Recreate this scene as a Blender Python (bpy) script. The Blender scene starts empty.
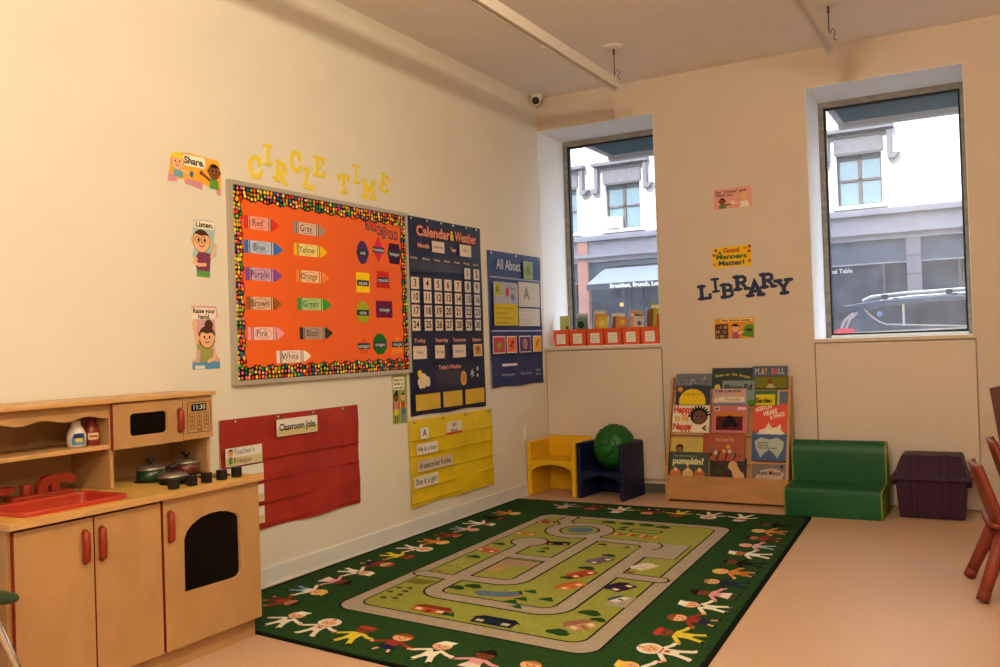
import bpy, math, random
from math import sin, cos, pi, radians
from mathutils import Vector, Matrix

rnd = random.Random(7)
sc = bpy.context.scene
COL = sc.collection

# ------------------------------------------------------------------ materials
MATS = {}
def lin(c):
    return tuple((x / 12.92 if x <= 0.04045 else ((x + 0.055) / 1.055) ** 2.4) for x in c)
def H(h):
    return lin(tuple(int(h[i:i + 2], 16) / 255 for i in (0, 2, 4)))

def mat(name, col, rough=0.6, spec=0.4, noise=0.0, scale=8.0, stretch=None, metal=0.0, bump=0.0, emit=None, col2=None):
    if name in MATS:
        return MATS[name]
    if isinstance(col, str):
        col = H(col)
    m = bpy.data.materials.new(name)
    m.use_nodes = True
    nt = m.node_tree
    b = nt.nodes['Principled BSDF']
    b.inputs['Roughness'].default_value = rough
    b.inputs['Specular IOR Level'].default_value = spec
    b.inputs['Metallic'].default_value = metal
    b.inputs['Base Color'].default_value = (*col, 1)
    if noise > 0 or bump > 0:
        tc = nt.nodes.new('ShaderNodeTexCoord')
        mp = nt.nodes.new('ShaderNodeMapping')
        mp.inputs['Scale'].default_value = stretch or (1, 1, 1)
        nz = nt.nodes.new('ShaderNodeTexNoise')
        nz.inputs['Scale'].default_value = scale
        nz.inputs['Detail'].default_value = 5
        nt.links.new(tc.outputs['Object'], mp.inputs['Vector'])
        nt.links.new(mp.outputs['Vector'], nz.inputs['Vector'])
        if noise > 0:
            rp = nt.nodes.new('ShaderNodeValToRGB')
            c2 = H(col2) if isinstance(col2, str) else (col2 or tuple(min(1, x * (1 + noise)) for x in col))
            c1 = tuple(x * (1 - noise) for x in col)
            rp.color_ramp.elements[0].position = 0.3
            rp.color_ramp.elements[1].position = 0.7
            rp.color_ramp.elements[0].color = (*c1, 1)
            rp.color_ramp.elements[1].color = (*c2, 1)
            nt.links.new(nz.outputs['Fac'], rp.inputs['Fac'])
            nt.links.new(rp.outputs['Color'], b.inputs['Base Color'])
        if bump > 0:
            bp = nt.nodes.new('ShaderNodeBump')
            bp.inputs['Strength'].default_value = bump
            bp.inputs['Distance'].default_value = 0.01
            nt.links.new(nz.outputs['Fac'], bp.inputs['Height'])
            nt.links.new(bp.outputs['Normal'], b.inputs['Normal'])
    if emit:
        b.inputs['Emission Color'].default_value = (*(H(emit[0]) if isinstance(emit[0], str) else emit[0]), 1)
        b.inputs['Emission Strength'].default_value = emit[1]
    MATS[name] = m
    return m

def C(h, rough=0.7, spec=0.15):
    """plain printed or painted colour"""
    return mat('colour_' + h, h, rough, spec, noise=0.04, scale=30)

# ------------------------------------------------------------------ mesh builder
class Fr:
    def __init__(s, o, u, v, n=None):
        s.o = Vector(o); s.u = Vector(u); s.v = Vector(v)
        s.n = Vector(n) if n is not None else s.u.cross(s.v).normalized()
    def p(s, a, b, d=0.0):
        return s.o + s.u * a + s.v * b + s.n * d
    def sub(s, a, b, d=0.0, rot=0.0, sx=1.0, sy=None):
        sy = sx if sy is None else sy
        c, q = cos(rot), sin(rot)
        return Fr(s.p(a, b, d), (s.u * c + s.v * q) * sx, (s.v * c - s.u * q) * sy, s.n)

TXT = {}
def glyphs(t, bold=0.0):
    k = (t, bold)
    if k not in TXT:
        cu = bpy.data.curves.new('t', 'FONT')
        cu.body = t; cu.align_x = 'CENTER'; cu.align_y = 'CENTER'; cu.size = 1.0; cu.offset = bold
        cu.resolution_u = 3
        ob = bpy.data.objects.new('t', cu)
        COL.objects.link(ob)
        dg = bpy.context.evaluated_depsgraph_get()
        me = bpy.data.meshes.new_from_object(ob.evaluated_get(dg))
        TXT[k] = ([tuple(v.co) for v in me.vertices], [tuple(p.vertices) for p in me.polygons])
        bpy.data.objects.remove(ob); bpy.data.curves.remove(cu); bpy.data.meshes.remove(me)
    return TXT[k]

class MB:
    def __init__(s):
        s.v = []; s.f = []; s.m = []; s.sm = []; s.mats = []; s.k = 0
    def mi(s, m):
        if m not in s.mats:
            s.mats.append(m)
        return s.mats.index(m)
    def add(s, vs, fs, m, smooth=False):
        b = len(s.v); k = s.mi(m)
        s.v += [Vector(q) for q in vs]
        for f in fs:
            s.f.append(tuple(b + i for i in f)); s.m.append(k); s.sm.append(smooth)
        return s
    def box(s, x0, x1, y0, y1, z0, z1, m):
        vs = [(x, y, z) for z in (z0, z1) for y in (y0, y1) for x in (x0, x1)]
        s.add(vs, [(0, 2, 3, 1), (4, 5, 7, 6), (0, 1, 5, 4), (2, 6, 7, 3), (0, 4, 6, 2), (1, 3, 7, 5)], m)
        return s
    def poly(s, fr, pts, d0, d1, m, back=False, ms=None):
        n = len(pts)
        ar = sum(pts[i][0] * pts[(i + 1) % n][1] - pts[(i + 1) % n][0] * pts[i][1] for i in range(n))
        if ar < 0:
            pts = pts[::-1]
        if abs(d1 - d0) < .0016:      # thin printed layers: keep overlapping ones a hair apart
            s.k += 1; e_ = 6e-6 * (s.k % 30)
            flat = abs(d1 - d0) < 1e-9
            d1 += e_; d0 = d1 if flat else d0
        top = [fr.p(a, b, d1) for a, b in pts]
        if abs(d1 - d0) < 1e-9:
            return s.add(top, [tuple(range(n))], m)
        bot = [fr.p(a, b, d0) for a, b in pts]
        s.add(top, [tuple(range(n))], m)
        s.add(bot + top, [(i, (i + 1) % n, n + (i + 1) % n, n + i) for i in range(n)], ms or m)
        if back:
            s.add(bot, [tuple(range(n - 1, -1, -1))], m)
        return s
    def rect(s, fr, a0, a1, b0, b1, d0, d1, m, back=False, r=0.0, ms=None):
        if r > 0:
            pts = rrect(a0, a1, b0, b1, r)
        else:
            pts = [(a0, b0), (a1, b0), (a1, b1), (a0, b1)]
        return s.poly(fr, pts, d0, d1, m, back, ms)
    def ell(s, fr, a, b, ra, rb, d0, d1, m, n=14, back=False):
        return s.poly(fr, [(a + ra * cos(2 * pi * i / n), b + rb * sin(2 * pi * i / n)) for i in range(n)], d0, d1, m, back)
    def strk(s, fr, pts, w, d0, d1, m, closed=False, joints=True, back=False):
        """one mitred ribbon along pts with round ends"""
        P = [Vector((p[0], p[1])) for p in pts]
        P = [p for k, p in enumerate(P) if k == 0 or (p - P[k - 1]).length > 1e-7]
        n = len(P); hw = w / 2; L = []; R = []
        for i in range(n):
            a = P[i - 1] if (i > 0 or closed) else None
            c = P[(i + 1) % n] if (i < n - 1 or closed) else None
            t0 = (P[i] - a).normalized() if a is not None else None
            t1 = (c - P[i]).normalized() if c is not None else None
            if t0 is None: t0 = t1
            if t1 is None: t1 = t0
            t = t0 + t1
            t = t.normalized() if t.length > 1e-4 else t1
            q = Vector((-t.y, t.x)); k = max(.45, abs(q.dot(Vector((-t1.y, t1.x)))))
            L.append(P[i] + q * hw / k); R.append(P[i] - q * hw / k)
        if joints and not closed and n > 1:
            for end, sgn in ((n - 1, 1), (0, -1)):
                t = ((P[-1] - P[-2]) if sgn > 0 else (P[0] - P[1])).normalized(); q = Vector((-t.y, t.x))
                arc_ = [P[end] + (q * cos(pi * k / 6) + t * sin(pi * k / 6)) * hw for k in range(7)]
                s.poly(fr, [tuple(v) for v in arc_], d0, d1, m, back)
        s.k += 1; flat = abs(d1 - d0) < 1e-9
        if abs(d1 - d0) < .0016:
            d1 += 6e-6 * (s.k % 30); d0 = d1 if flat else d0
        tl = [fr.p(v.x, v.y, d1) for v in L]; tr = [fr.p(v.x, v.y, d1) for v in R]
        segs = range(n if closed else n - 1)
        s.add(tl + tr, [(n + i, n + (i + 1) % n, (i + 1) % n, i) for i in segs], m)
        if not flat:
            bl = [fr.p(v.x, v.y, d0) for v in L]; br = [fr.p(v.x, v.y, d0) for v in R]
            s.add(tl + bl, [(i, (i + 1) % n, n + (i + 1) % n, n + i) for i in segs], m)
            s.add(tr + br, [(n + i, n + (i + 1) % n, (i + 1) % n, i) for i in segs], m)
            if back:
                s.add(bl + br, [(i, (i + 1) % n, n + (i + 1) % n, n + i) for i in segs], m)
        return s
    def text(s, fr, t, a, b, h, d, m, bold=0.0, wid=None, rot=0.0, fit=False):
        """h: cap height; wid: squeeze to that width"""
        vs, fs = glyphs(t, bold)
        if not vs:
            return s
        k = h / 0.70
        sx = k
        if wid:
            w = max(v[0] for v in vs) - min(v[0] for v in vs)
            sx = wid / max(w, 1e-6)
            if fit:
                sx = min(sx, k)
        f2 = fr.sub(a, b, d, rot)
        s.add([f2.p(v[0] * sx, v[1] * k) for v in vs], fs, m)
        return s
    def lathe(s, o, axis, prof, m, n=24, smooth=True):
        """prof: list of (r, h) along axis"""
        ax = Vector(axis).normalized()
        t = Vector((0, 0, 1)) if abs(ax.z) < 0.9 else Vector((1, 0, 0))
        e1 = ax.cross(t).normalized(); e2 = ax.cross(e1)
        o = Vector(o); vs = []; fs = []
        for r, h in prof:
            for i in range(n):
                a = 2 * pi * i / n
                vs.append(o + ax * h + (e1 * cos(a) + e2 * sin(a)) * max(r, 1e-5))
        for j in range(len(prof) - 1):
            for i in range(n):
                fs.append((j * n + i, j * n + (i + 1) % n, (j + 1) * n + (i + 1) % n, (j + 1) * n + i))
        fs.append(tuple(range(n - 1, -1, -1)))
        fs.append(tuple((len(prof) - 1) * n + i for i in range(n)))
        s.add(vs, fs, m, smooth)
        return s
    def cyl(s, a, b, r, m, r2=None, n=16):
        a = Vector(a); b = Vector(b)
        return s.lathe(a, b - a, [(r, 0), (r if r2 is None else r2, (b - a).length)], m, n)
    def tube(s, pts, r, m, n=10):
        pts = [Vector(p) for p in pts]
        rs = r if isinstance(r, (list, tuple)) else [r] * len(pts)
        vs = []; fs = []
        e1 = None
        for i, p in enumerate(pts):
            t = (pts[min(i + 1, len(pts) - 1)] - pts[max(i - 1, 0)]).normalized()
            if e1 is None:
                q = Vector((0, 0, 1)) if abs(t.z) < 0.9 else Vector((1, 0, 0))
                e1 = t.cross(q).normalized()
            else:
                e1 = (e1 - t * e1.dot(t)).normalized()
            e2 = t.cross(e1)
            for k in range(n):
                a = 2 * pi * k / n
                vs.append(p + (e1 * cos(a) + e2 * sin(a)) * rs[i])
        for i in range(len(pts) - 1):
            for k in range(n):
                fs.append((i * n + k, i * n + (k + 1) % n, (i + 1) * n + (k + 1) % n, (i + 1) * n + k))
        fs.append(tuple(range(n - 1, -1, -1))); fs.append(tuple((len(pts) - 1) * n + k for k in range(n)))
        return s.add(vs, fs, m, True)
    def ball(s, c, r, m, seg=20, rings=12, fn=None, sq=(1, 1, 1)):
        c = Vector(c); vs = [c + Vector((0, 0, -r * sq[2]))]; fs = []
        for j in range(1, rings):
            th = -pi / 2 + pi * j / rings
            for i in range(seg):
                d = Vector((cos(th) * cos(2 * pi * i / seg), cos(th) * sin(2 * pi * i / seg), sin(th)))
                k = r * (fn(d) if fn else 1)
                vs.append(c + Vector((d.x * sq[0], d.y * sq[1], d.z * sq[2])) * k)
        vs.append(c + Vector((0, 0, r * sq[2])))
        for i in range(seg):
            fs.append((0, 1 + (i + 1) % seg, 1 + i))
            fs.append((len(vs) - 1, 1 + (rings - 2) * seg + i, 1 + (rings - 2) * seg + (i + 1) % seg))
        for j in range(rings - 2):
            for i in range(seg):
                a = 1 + j * seg
                fs.append((a + i, a + (i + 1) % seg, a + seg + (i + 1) % seg, a + seg + i))
        return s.add(vs, fs, m, True)
    def build(s, name, parent=None, bevel=0.0, seg=2, subsurf=0, loc=None, base=False):
        me = bpy.data.meshes.new(name)
        if parent is not None:
            o = WORLD[parent.name]
        elif loc is not None:
            o = Vector(loc)
        else:
            lo = [min(v[i] for v in s.v) for i in range(3)]; hi = [max(v[i] for v in s.v) for i in range(3)]
            o = Vector(((lo[0] + hi[0]) / 2, (lo[1] + hi[1]) / 2, lo[2]))
        me.from_pydata([tuple(v - o) for v in s.v], [], s.f)
        for m in s.mats:
            me.materials.append(m)
        me.polygons.foreach_set('material_index', s.m)
        me.polygons.foreach_set('use_smooth', s.sm)
        me.update()
        ob = bpy.data.objects.new(name, me)
        COL.objects.link(ob)
        if parent is not None:
            ob.parent = parent
        else:
            ob.location = o
        WORLD[ob.name] = o.copy()
        if bevel:
            md = ob.modifiers.new('edge', 'BEVEL'); md.width = bevel; md.segments = seg
            md.limit_method = 'ANGLE'; md.angle_limit = radians(40)
        if subsurf:
            md = ob.modifiers.new('round', 'SUBSURF'); md.levels = subsurf; md.render_levels = subsurf
        return ob
WORLD = {}

def rrect(a0, a1, b0, b1, r, n=5):
    pts = []
    for cx, cy, st in ((a1 - r, b0 + r, -pi / 2), (a1 - r, b1 - r, 0), (a0 + r, b1 - r, pi / 2), (a0 + r, b0 + r, pi)):
        for i in range(n + 1):
            t = st + pi / 2 * i / n
            pts.append((cx + r * cos(t), cy + r * sin(t)))
    return pts

def tag(o, label, cat, group=None):
    o['label'] = label; o['category'] = cat
    if group:
        o['group'] = group
    return o
def thing(name, label, cat, loc, group=None):
    o = bpy.data.objects.new(name, None)
    o.empty_display_size = 0.05
    COL.objects.link(o); o.location = loc
    WORLD[o.name] = Vector(loc)
    return tag(o, label, cat, group)
def struct(o):
    o['kind'] = 'structure'
    return o

# ------------------------------------------------------------------ palette
WALL = mat('wall_paint', (0.72, 0.67, 0.58), 0.75, 0.2, noise=0.02, scale=3, bump=0.02)
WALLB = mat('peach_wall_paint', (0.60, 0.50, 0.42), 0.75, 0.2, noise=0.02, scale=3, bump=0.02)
REVEAL = mat('white_reveal_paint', (0.80, 0.80, 0.79), 0.7, 0.2, noise=0.02, scale=3)
CEIL = mat('ceiling_paint', (0.80, 0.745, 0.70), 0.85, 0.1, noise=0.02, scale=4, bump=0.05)
TRIMW = mat('baseboard_white', (0.68, 0.68, 0.66), 0.5, 0.4, noise=0.03, scale=6)
BIRCH = mat('birch_plywood', (0.43, 0.235, 0.095), 0.4, 0.4, noise=0.10, scale=4, stretch=(2, 2, 1.2))
BIRCHH = mat('birch_edge', (0.54, 0.30, 0.115), 0.4, 0.4, noise=0.12, scale=14, stretch=(1, 1, 6))
SHELFW = mat('maple_plywood', (0.42, 0.215, 0.082), 0.4, 0.4, noise=0.13, scale=5, stretch=(0.7, 3, 3))
LAMI = mat('yellow_laminate', (0.58, 0.345, 0.075), 0.3, 0.5, noise=0.06, scale=20)
KRED = mat('red_painted_wood', (0.25, 0.024, 0.009), 0.4, 0.3, noise=0.05, scale=10)
SRED = mat('red_sink_plastic', (0.40, 0.034, 0.013), 0.35, 0.35, noise=0.03, scale=10)
BLACK = mat('black_plastic', (0.008, 0.007, 0.007), 0.4, 0.4, noise=0.05, scale=10)
BLKG = mat('dark_inside_sheet', (0.004, 0.0025, 0.002), 0.2, 0.12, noise=0.3, scale=3)  # near-black sheet painted in place of the shaded insides behind door openings
STEEL = mat('lid_steel', (0.35, 0.30, 0.26), 0.25, 0.5, metal=0.8, noise=0.05, scale=10)
CHROME = mat('chrome', (0.7, 0.7, 0.7), 0.12, 0.5, metal=1.0, noise=0.02, scale=4)
ALU = mat('aluminium_frame', (0.44, 0.40, 0.34), 0.5, 0.4, metal=0.2, noise=0.05, scale=12)
WFRAME = mat('weathered_window_frame', (0.23, 0.21, 0.18), 0.6, 0.3, noise=0.22, scale=9, stretch=(1, 1, 3))
RUBBER = mat('window_gasket', (0.01, 0.01, 0.011), 0.6, 0.3, noise=0.1, scale=10)
INK = C('1c1a18')
WHITE = mat('white_card', (0.74, 0.70, 0.64), 0.6, 0.3, noise=0.02, scale=10)

# ------------------------------------------------------------------ camera
cam = bpy.data.cameras.new('camera'); co = bpy.data.objects.new('camera', cam); COL.objects.link(co)
Rr = ((0.87151632, 0.4892605, -0.03291593), (0.03508361, 0.00474054, 0.99937314), (-0.48910984, 0.87212481, 0.01303357))
M = Matrix(((Rr[0][0], Rr[1][0], -Rr[2][0], 3.42), (Rr[0][1], Rr[1][1], -Rr[2][1], -6.863), (Rr[0][2], Rr[1][2], -Rr[2][2], 1.23), (0, 0, 0, 1)))
co.matrix_world = M
cam.sensor_width = 36; cam.lens = 894.674 / 1000 * 36
cam.clip_start = 0.05; cam.clip_end = 200
sc.camera = co

LW = Fr((0, 0, 0), (0, 1, 0), (0, 0, 1))          # left wall: a = Y, b = Z, outwards +X
BW = Fr((0, 0, 0), (1, 0, 0), (0, 0, 1))          # back wall: a = X, b = Z, outwards -Y
def wallf(d):
    """left-wall frame for things whose face stands d off the wall"""
    k = 1 - d / 3.42
    return Fr((0, -6.863 * (1 - k), 1.23 * (1 - k)), (0, k, 0), (0, 0, k), (1, 0, 0))
LW0 = LW
assert LW.n.x > 0.9 and BW.n.y < -0.9

# ------------------------------------------------------------------ room shell
RX, FY, CH = 7.2, -9.6, 3.33
def floor_mat():
    m = bpy.data.materials.new('vinyl_floor'); m.use_nodes = True
    nt = m.node_tree; b = nt.nodes['Principled BSDF']
    b.inputs['Roughness'].default_value = 0.42; b.inputs['Specular IOR Level'].default_value = 0.35
    tc = nt.nodes.new('ShaderNodeTexCoord')
    n1 = nt.nodes.new('ShaderNodeTexNoise'); n1.inputs['Scale'].default_value = 60; n1.inputs['Detail'].default_value = 6
    n2 = nt.nodes.new('ShaderNodeTexNoise'); n2.inputs['Scale'].default_value = 1.3
    br = nt.nodes.new('ShaderNodeTexBrick')
    br.offset = 0.0; br.inputs['Scale'].default_value = 1.0
    br.inputs['Brick Width'].default_value = 0.61; br.inputs['Row Height'].default_value = 0.61
    br.inputs['Mortar Size'].default_value = 0.0012
    br.inputs['Color1'].default_value = (0.54, 0.345, 0.225, 1); br.inputs['Color2'].default_value = (0.56, 0.358, 0.232, 1)
    br.inputs['Mortar'].default_value = (0.515, 0.325, 0.21, 1)
    mx = nt.nodes.new('ShaderNodeMix'); mx.data_type = 'RGBA'; mx.blend_type = 'MULTIPLY'; mx.inputs[0].default_value = 1
    rp = nt.nodes.new('ShaderNodeValToRGB')
    rp.color_ramp.elements[0].color = (0.86, 0.85, 0.84, 1); rp.color_ramp.elements[1].color = (1.06, 1.06, 1.06, 1)
    rp.color_ramp.elements[0].position = 0.3; rp.color_ramp.elements[1].position = 0.7
    ad = nt.nodes.new('ShaderNodeMath'); ad.operation = 'MULTIPLY_ADD'; ad.inputs[1].default_value = 0.5; ad.inputs[2].default_value = 0.25
    av = nt.nodes.new('ShaderNodeMath'); av.operation = 'ADD'
    hv = nt.nodes.new('ShaderNodeMath'); hv.operation = 'MULTIPLY'; hv.inputs[1].default_value = 0.5
    L = nt.links.new
    L(tc.outputs['Object'], n1.inputs['Vector']); L(tc.outputs['Object'], n2.inputs['Vector']); L(tc.outputs['Object'], br.inputs['Vector'])
    L(n1.outputs['Fac'], av.inputs[0]); L(n2.outputs['Fac'], av.inputs[1]); L(av.outputs[0], hv.inputs[0]); L(hv.outputs[0], rp.inputs['Fac'])
    L(br.outputs['Color'], mx.inputs[6]); L(rp.outputs['Color'], mx.inputs[7]); L(mx.outputs[2], b.inputs['Base Color'])
    return m
b = MB(); b.box(-0.2, RX, FY, 0.12, -0.1, 0, floor_mat()); struct(b.build('floor', loc=(0, 0, 0)))
b = MB(); b.box(-0.2, RX, FY, 0.58, CH, CH + 0.1, CEIL); struct(b.build('ceiling', loc=(0, 0, CH)))
b = MB(); b.box(-0.2, 0, FY, 0.58, 0, CH, WALL); struct(b.build('wall_left', loc=(0, 0, 0)))
b = MB(); b.box(RX, RX + 0.2, FY, 0.58, 0, CH, WALL); struct(b.build('wall_right', loc=(RX, 0, 0)))
b = MB(); b.box(-0.2, RX + 0.2, FY - 0.2, FY, 0, CH, WALL); struct(b.build('wall_front', loc=(0, FY, 0)))

SILL, WTOP = 1.195, 3.05
W1, W2 = (0.0, 1.04), (2.215, 3.252)
b = MB()   # back wall in blocks round the window openings and the recessed panels below them
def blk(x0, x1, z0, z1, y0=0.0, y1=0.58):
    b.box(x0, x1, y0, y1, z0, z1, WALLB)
P1, P2 = (0.012, 1.05), (2.215, 3.268)
blk(0, RX, WTOP, CH)
blk(W1[1], W2[0], SILL, WTOP); blk(W2[1], RX, SILL, WTOP)
PT = 1.172
blk(0, RX, PT, SILL)
blk(0, P1[0], 0, PT); blk(P1[1], P2[0], 0, PT); blk(P2[1], RX, 0, PT)
for p in (P1, P2):
    blk(p[0], p[1], 0, PT, 0.03, 0.2)
struct(b.build('wall_back', loc=(0, 0, 0)))
PAN = mat('access_panel_paint', (0.62, 0.52, 0.44), 0.6, 0.3, noise=0.02, scale=3)
for i, p in enumerate((P1, P2)):
    b = MB(); b.box(p[0] + 0.008, p[1] - 0.008, -0.002, 0.026, (0.115, 0.010)[i], PT - 0.010, PAN)
    struct(b.build('trim_%d' % (i + 1)))
    if i == 1:
        continue
    b = MB(); b.box(p[0] + 0.002, p[1] - 0.002, 0.018, 0.03, 0.0, 0.075, mat('grey_kick', (0.09, 0.085, 0.085), 0.6, 0.2, noise=0.05))
    struct(b.build('trim_%d' % (i + 3)))
b = MB(); b.box(0, 0.012, FY, 0.0, 0, 0.1, TRIMW); b.box(0, 0.016, FY, 0.0, 0, 0.012, TRIMW)
struct(b.build('baseboard_left', bevel=0.003))

# windows
def glass_mat():
    m = bpy.data.materials.new('hazy_window_glass'); m.use_nodes = True
    nt = m.node_tree; nt.nodes.remove(nt.nodes['Principled BSDF'])
    out = nt.nodes['Material Output']
    tr = nt.nodes.new('ShaderNodeBsdfTransparent'); tr.inputs[0].default_value = (0.93, 0.95, 0.97, 1)
    gl = nt.nodes.new('ShaderNodeBsdfGlossy'); gl.inputs['Roughness'].default_value = 0.3
    du = nt.nodes.new('ShaderNodeBsdfTranslucent'); du.inputs[0].default_value = (0.75, 0.82, 0.95, 1)  # translucent share puts the haze of reflections into the pane
    tc = nt.nodes.new('ShaderNodeTexCoord')
    nz = nt.nodes.new('ShaderNodeTexNoise'); nz.inputs['Scale'].default_value = 9; nz.inputs['Detail'].default_value = 8
    rp = nt.nodes.new('ShaderNodeMapRange'); rp.inputs[1].default_value = 0.35; rp.inputs[2].default_value = 0.75
    rp.inputs[3].default_value = 0.05; rp.inputs[4].default_value = 0.11
    m1 = nt.nodes.new('ShaderNodeMixShader'); m2 = nt.nodes.new('ShaderNodeMixShader')
    m2.inputs[0].default_value = 0.035
    L = nt.links.new
    L(tc.outputs['Object'], nz.inputs['Vector']); L(nz.outputs['Fac'], rp.inputs[0]); L(rp.outputs[0], m1.inputs[0])
    L(tr.outputs[0], m1.inputs[1]); L(du.outputs[0], m1.inputs[2])
    L(m1.outputs[0], m2.inputs[1]); L(gl.outputs[0], m2.inputs[2]); L(m2.outputs[0], out.inputs[0])
    return m
GLASS = glass_mat()
for i, (x0, x1) in enumerate((W1, W2)):
    w = bpy.data.objects.new('window_%d' % (i + 1), None); COL.objects.link(w)
    w.location = ((x0 + x1) / 2, 0.52, SILL); WORLD[w.name] = Vector(w.location); struct(w)
    lr = MB(); T_ = .004
    lr.box(x0, x0 + T_, .002, .50, SILL, WTOP, REVEAL); lr.box(x1 - T_, x1, .002, .50, SILL, WTOP, REVEAL)
    lr.box(x0 + T_, x1 - T_, .002, .50, WTOP - T_, WTOP, REVEAL); lr.box(x0 + T_, x1 - T_, .002, .50, SILL, SILL + T_, REVEAL)
    lr.build('reveal_lining', w)
    f = MB(); fw = 0.042
    y0, y1 = 0.50, 0.575
    f.box(x0, x0 + fw, y0, y1, SILL, WTOP, WFRAME); f.box(x1 - fw, x1, y0, y1, SILL, WTOP, WFRAME)
    f.box(x0 + fw, x1 - fw, y0, y1, WTOP - 0.05, WTOP, WFRAME); f.box(x0 + fw, x1 - fw, y0, y1, SILL, SILL + 0.026, TRIMW)
    f.build('window_frame', w, bevel=0.004)
    g = MB(); gw = 0.013; a0, a1, c0, c1 = x0 + fw, x1 - fw, SILL + 0.026, WTOP - 0.05
    g.box(a0, a0 + gw, 0.515, 0.56, c0, c1, RUBBER); g.box(a1 - gw, a1, 0.515, 0.56, c0, c1, RUBBER)
    g.box(a0, a1, 0.515, 0.56, c1 - gw, c1, RUBBER); g.box(a0, a1, 0.515, 0.56, c0, c0 + gw, RUBBER)
    g.build('gasket', w)
    p = MB(); p.add([(a0, 0.54, c0), (a1, 0.54, c0), (a1, 0.54, c1), (a0, 0.54, c1)], [(0, 1, 2, 3)], GLASS)
    p.build('window_pane', w)

# ------------------------------------------------------------------ ceiling rails, camera, outlet
TRKW = mat('white_rail_enamel', (0.70, 0.64, 0.57), 0.4, 0.5, noise=0.02, scale=5)
WIRE = mat('dark_wire', (0.10, 0.08, 0.06), 0.5, 0.4, noise=0.05)
for X, yend, cy, lab in ((1.08, -0.85, -0.90, 'long white ceiling light rail hanging nearer the orange board wall'),
                         (2.53, -0.79, -0.88, 'white ceiling light rail hanging in front of the window with the car')):
    t = thing('light_rail', lab, 'light rail', (X, -4.5, 3.03), 'light rails hanging from the ceiling')
    r = MB(); r.box(X - 0.024, X + 0.024, -9.2, yend - 0.02, 3.038, 3.098, TRKW)
    r.box(X - 0.032, X - 0.010, -9.2, yend, 3.024, 3.042, TRKW); r.box(X + 0.014, X + 0.028, -9.2, yend - 0.01, 3.026, 3.045, TRKW)
    r.build('rail', t, bevel=0.004)
    c = MB(); c.box(X - 0.036, X - 0.006, -2.02, -1.90, 3.019, 3.05, TRKW); c.build('connector', t, bevel=0.004)
    c = MB(); c.lathe((X, cy, 3.33), (0, 0, -1), [(0.075, 0), (0.072, 0.008), (0.05, 0.016), (0.012, 0.02)], TRKW); c.build('canopy', t)
    c = MB(); c.cyl((X, cy, 3.315), (X, cy, 3.095), 0.004, WIRE, n=8)
    c.cyl((X, cy, 3.31), (X, cy, 3.27), 0.008, WIRE, n=8)
    c.tube([(X, cy, 3.13), (X + 0.02, cy + 0.01, 3.17), (X + 0.035, cy + 0.01, 3.15), (X + 0.025, cy, 3.10), (X + 0.045, cy - 0.01, 3.085)], 0.003, WIRE, 6)
    c.build('cable', t)
t = thing('security_camera', 'small white round camera with a black lens in the ceiling corner', 'camera', (0.09, -0.12, 3.33))
b = MB(); b.lathe((0.06, -0.10, 3.33), (0.1, -0.2, -1), [(0.055, 0), (0.055, 0.02), (0.05, 0.03)], TRKW); b.build('mount', t)
b = MB(); b.ball((0.058, -0.12, 3.285), 0.046, TRKW); b.build('housing', t)
b = MB(); b.lathe((0.058, -0.12, 3.285), (0.42, -0.86, -0.30), [(0.030, 0.030), (0.031, 0.040), (0.024, 0.049)], BLACK); b.build('lens', t)
b = MB(); b.rect(LW, -0.42, -0.365, 0.45, 0.56, 0, 0.012, TRIMW, r=0.01); b.rect(LW, -0.405, -0.38, 0.515, 0.54, 0.012, 0.014, WHITE); b.rect(LW, -0.405, -0.38, 0.47, 0.495, 0.012, 0.014, WHITE)
tag(b.build('wall_outlet', bevel=0.002), 'small white outlet plate on the wall above the yellow chair', 'outlet')

# ------------------------------------------------------------------ orange board
LW = wallf(.0195)
ORANGE = mat('orange_paper', (0.82, 0.125, 0.012), 0.6, 0.3, noise=0.05, scale=2.5)
bd = thing('bulletin_board', 'big orange bulletin board with a dotted border in a metal frame', 'bulletin board', (0, -2.765, 1.07))
y0, y1, z0, z1 = -3.552, -1.982, 1.068, 2.125
fw = 0.023
b = MB(); b.rect(LW, y0 + 0.01, y1 - 0.01, z0 + 0.01, z1 - 0.01, 0, 0.018, ORANGE); b.build('backing_paper', bd)
b = MB()
for q in ((y0, y0 + fw, z0, z1), (y1 - fw, y1, z0, z1), (y0 + fw, y1 - fw, z0, z0 + fw), (y0 + fw, y1 - fw, z1 - fw, z1)):
    b.rect(LW, *q, 0.0, 0.028, ALU)
b.build('frame', bd, bevel=0.003)
b = MB(); DK = C('161412'); bw = 0.072
ins = (y0 + fw, y1 - fw, z0 + fw, z1 - fw)
for q in ((ins[0], ins[0] + bw - .016, ins[2], ins[3]), (ins[1] - bw + .026, ins[1], ins[2], ins[3]), (ins[0], ins[1], ins[2], ins[2] + bw - .012), (ins[0], ins[1], ins[3] - bw + .012, ins[3])):
    b.rect(LW, *q, 0.018, 0.0200, DK)
DOTS = [C(h) for h in ('e83a1c', 'f58a1e', 'f5d327', '8cbf2c', '1f5f9e', 'e86aa0', 'f5a43a', 'd8321c', 'f0e05a', '3f8f3a')]
def dot(a, bb, r=None):
    r = r or rnd.uniform(0.0072, 0.0102)
    b.ell(LW, a, bb, r, r * rnd.uniform(0.9, 1.2), 0.0212, 0.0216, rnd.choice(DOTS), 8)
n = 62
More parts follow.
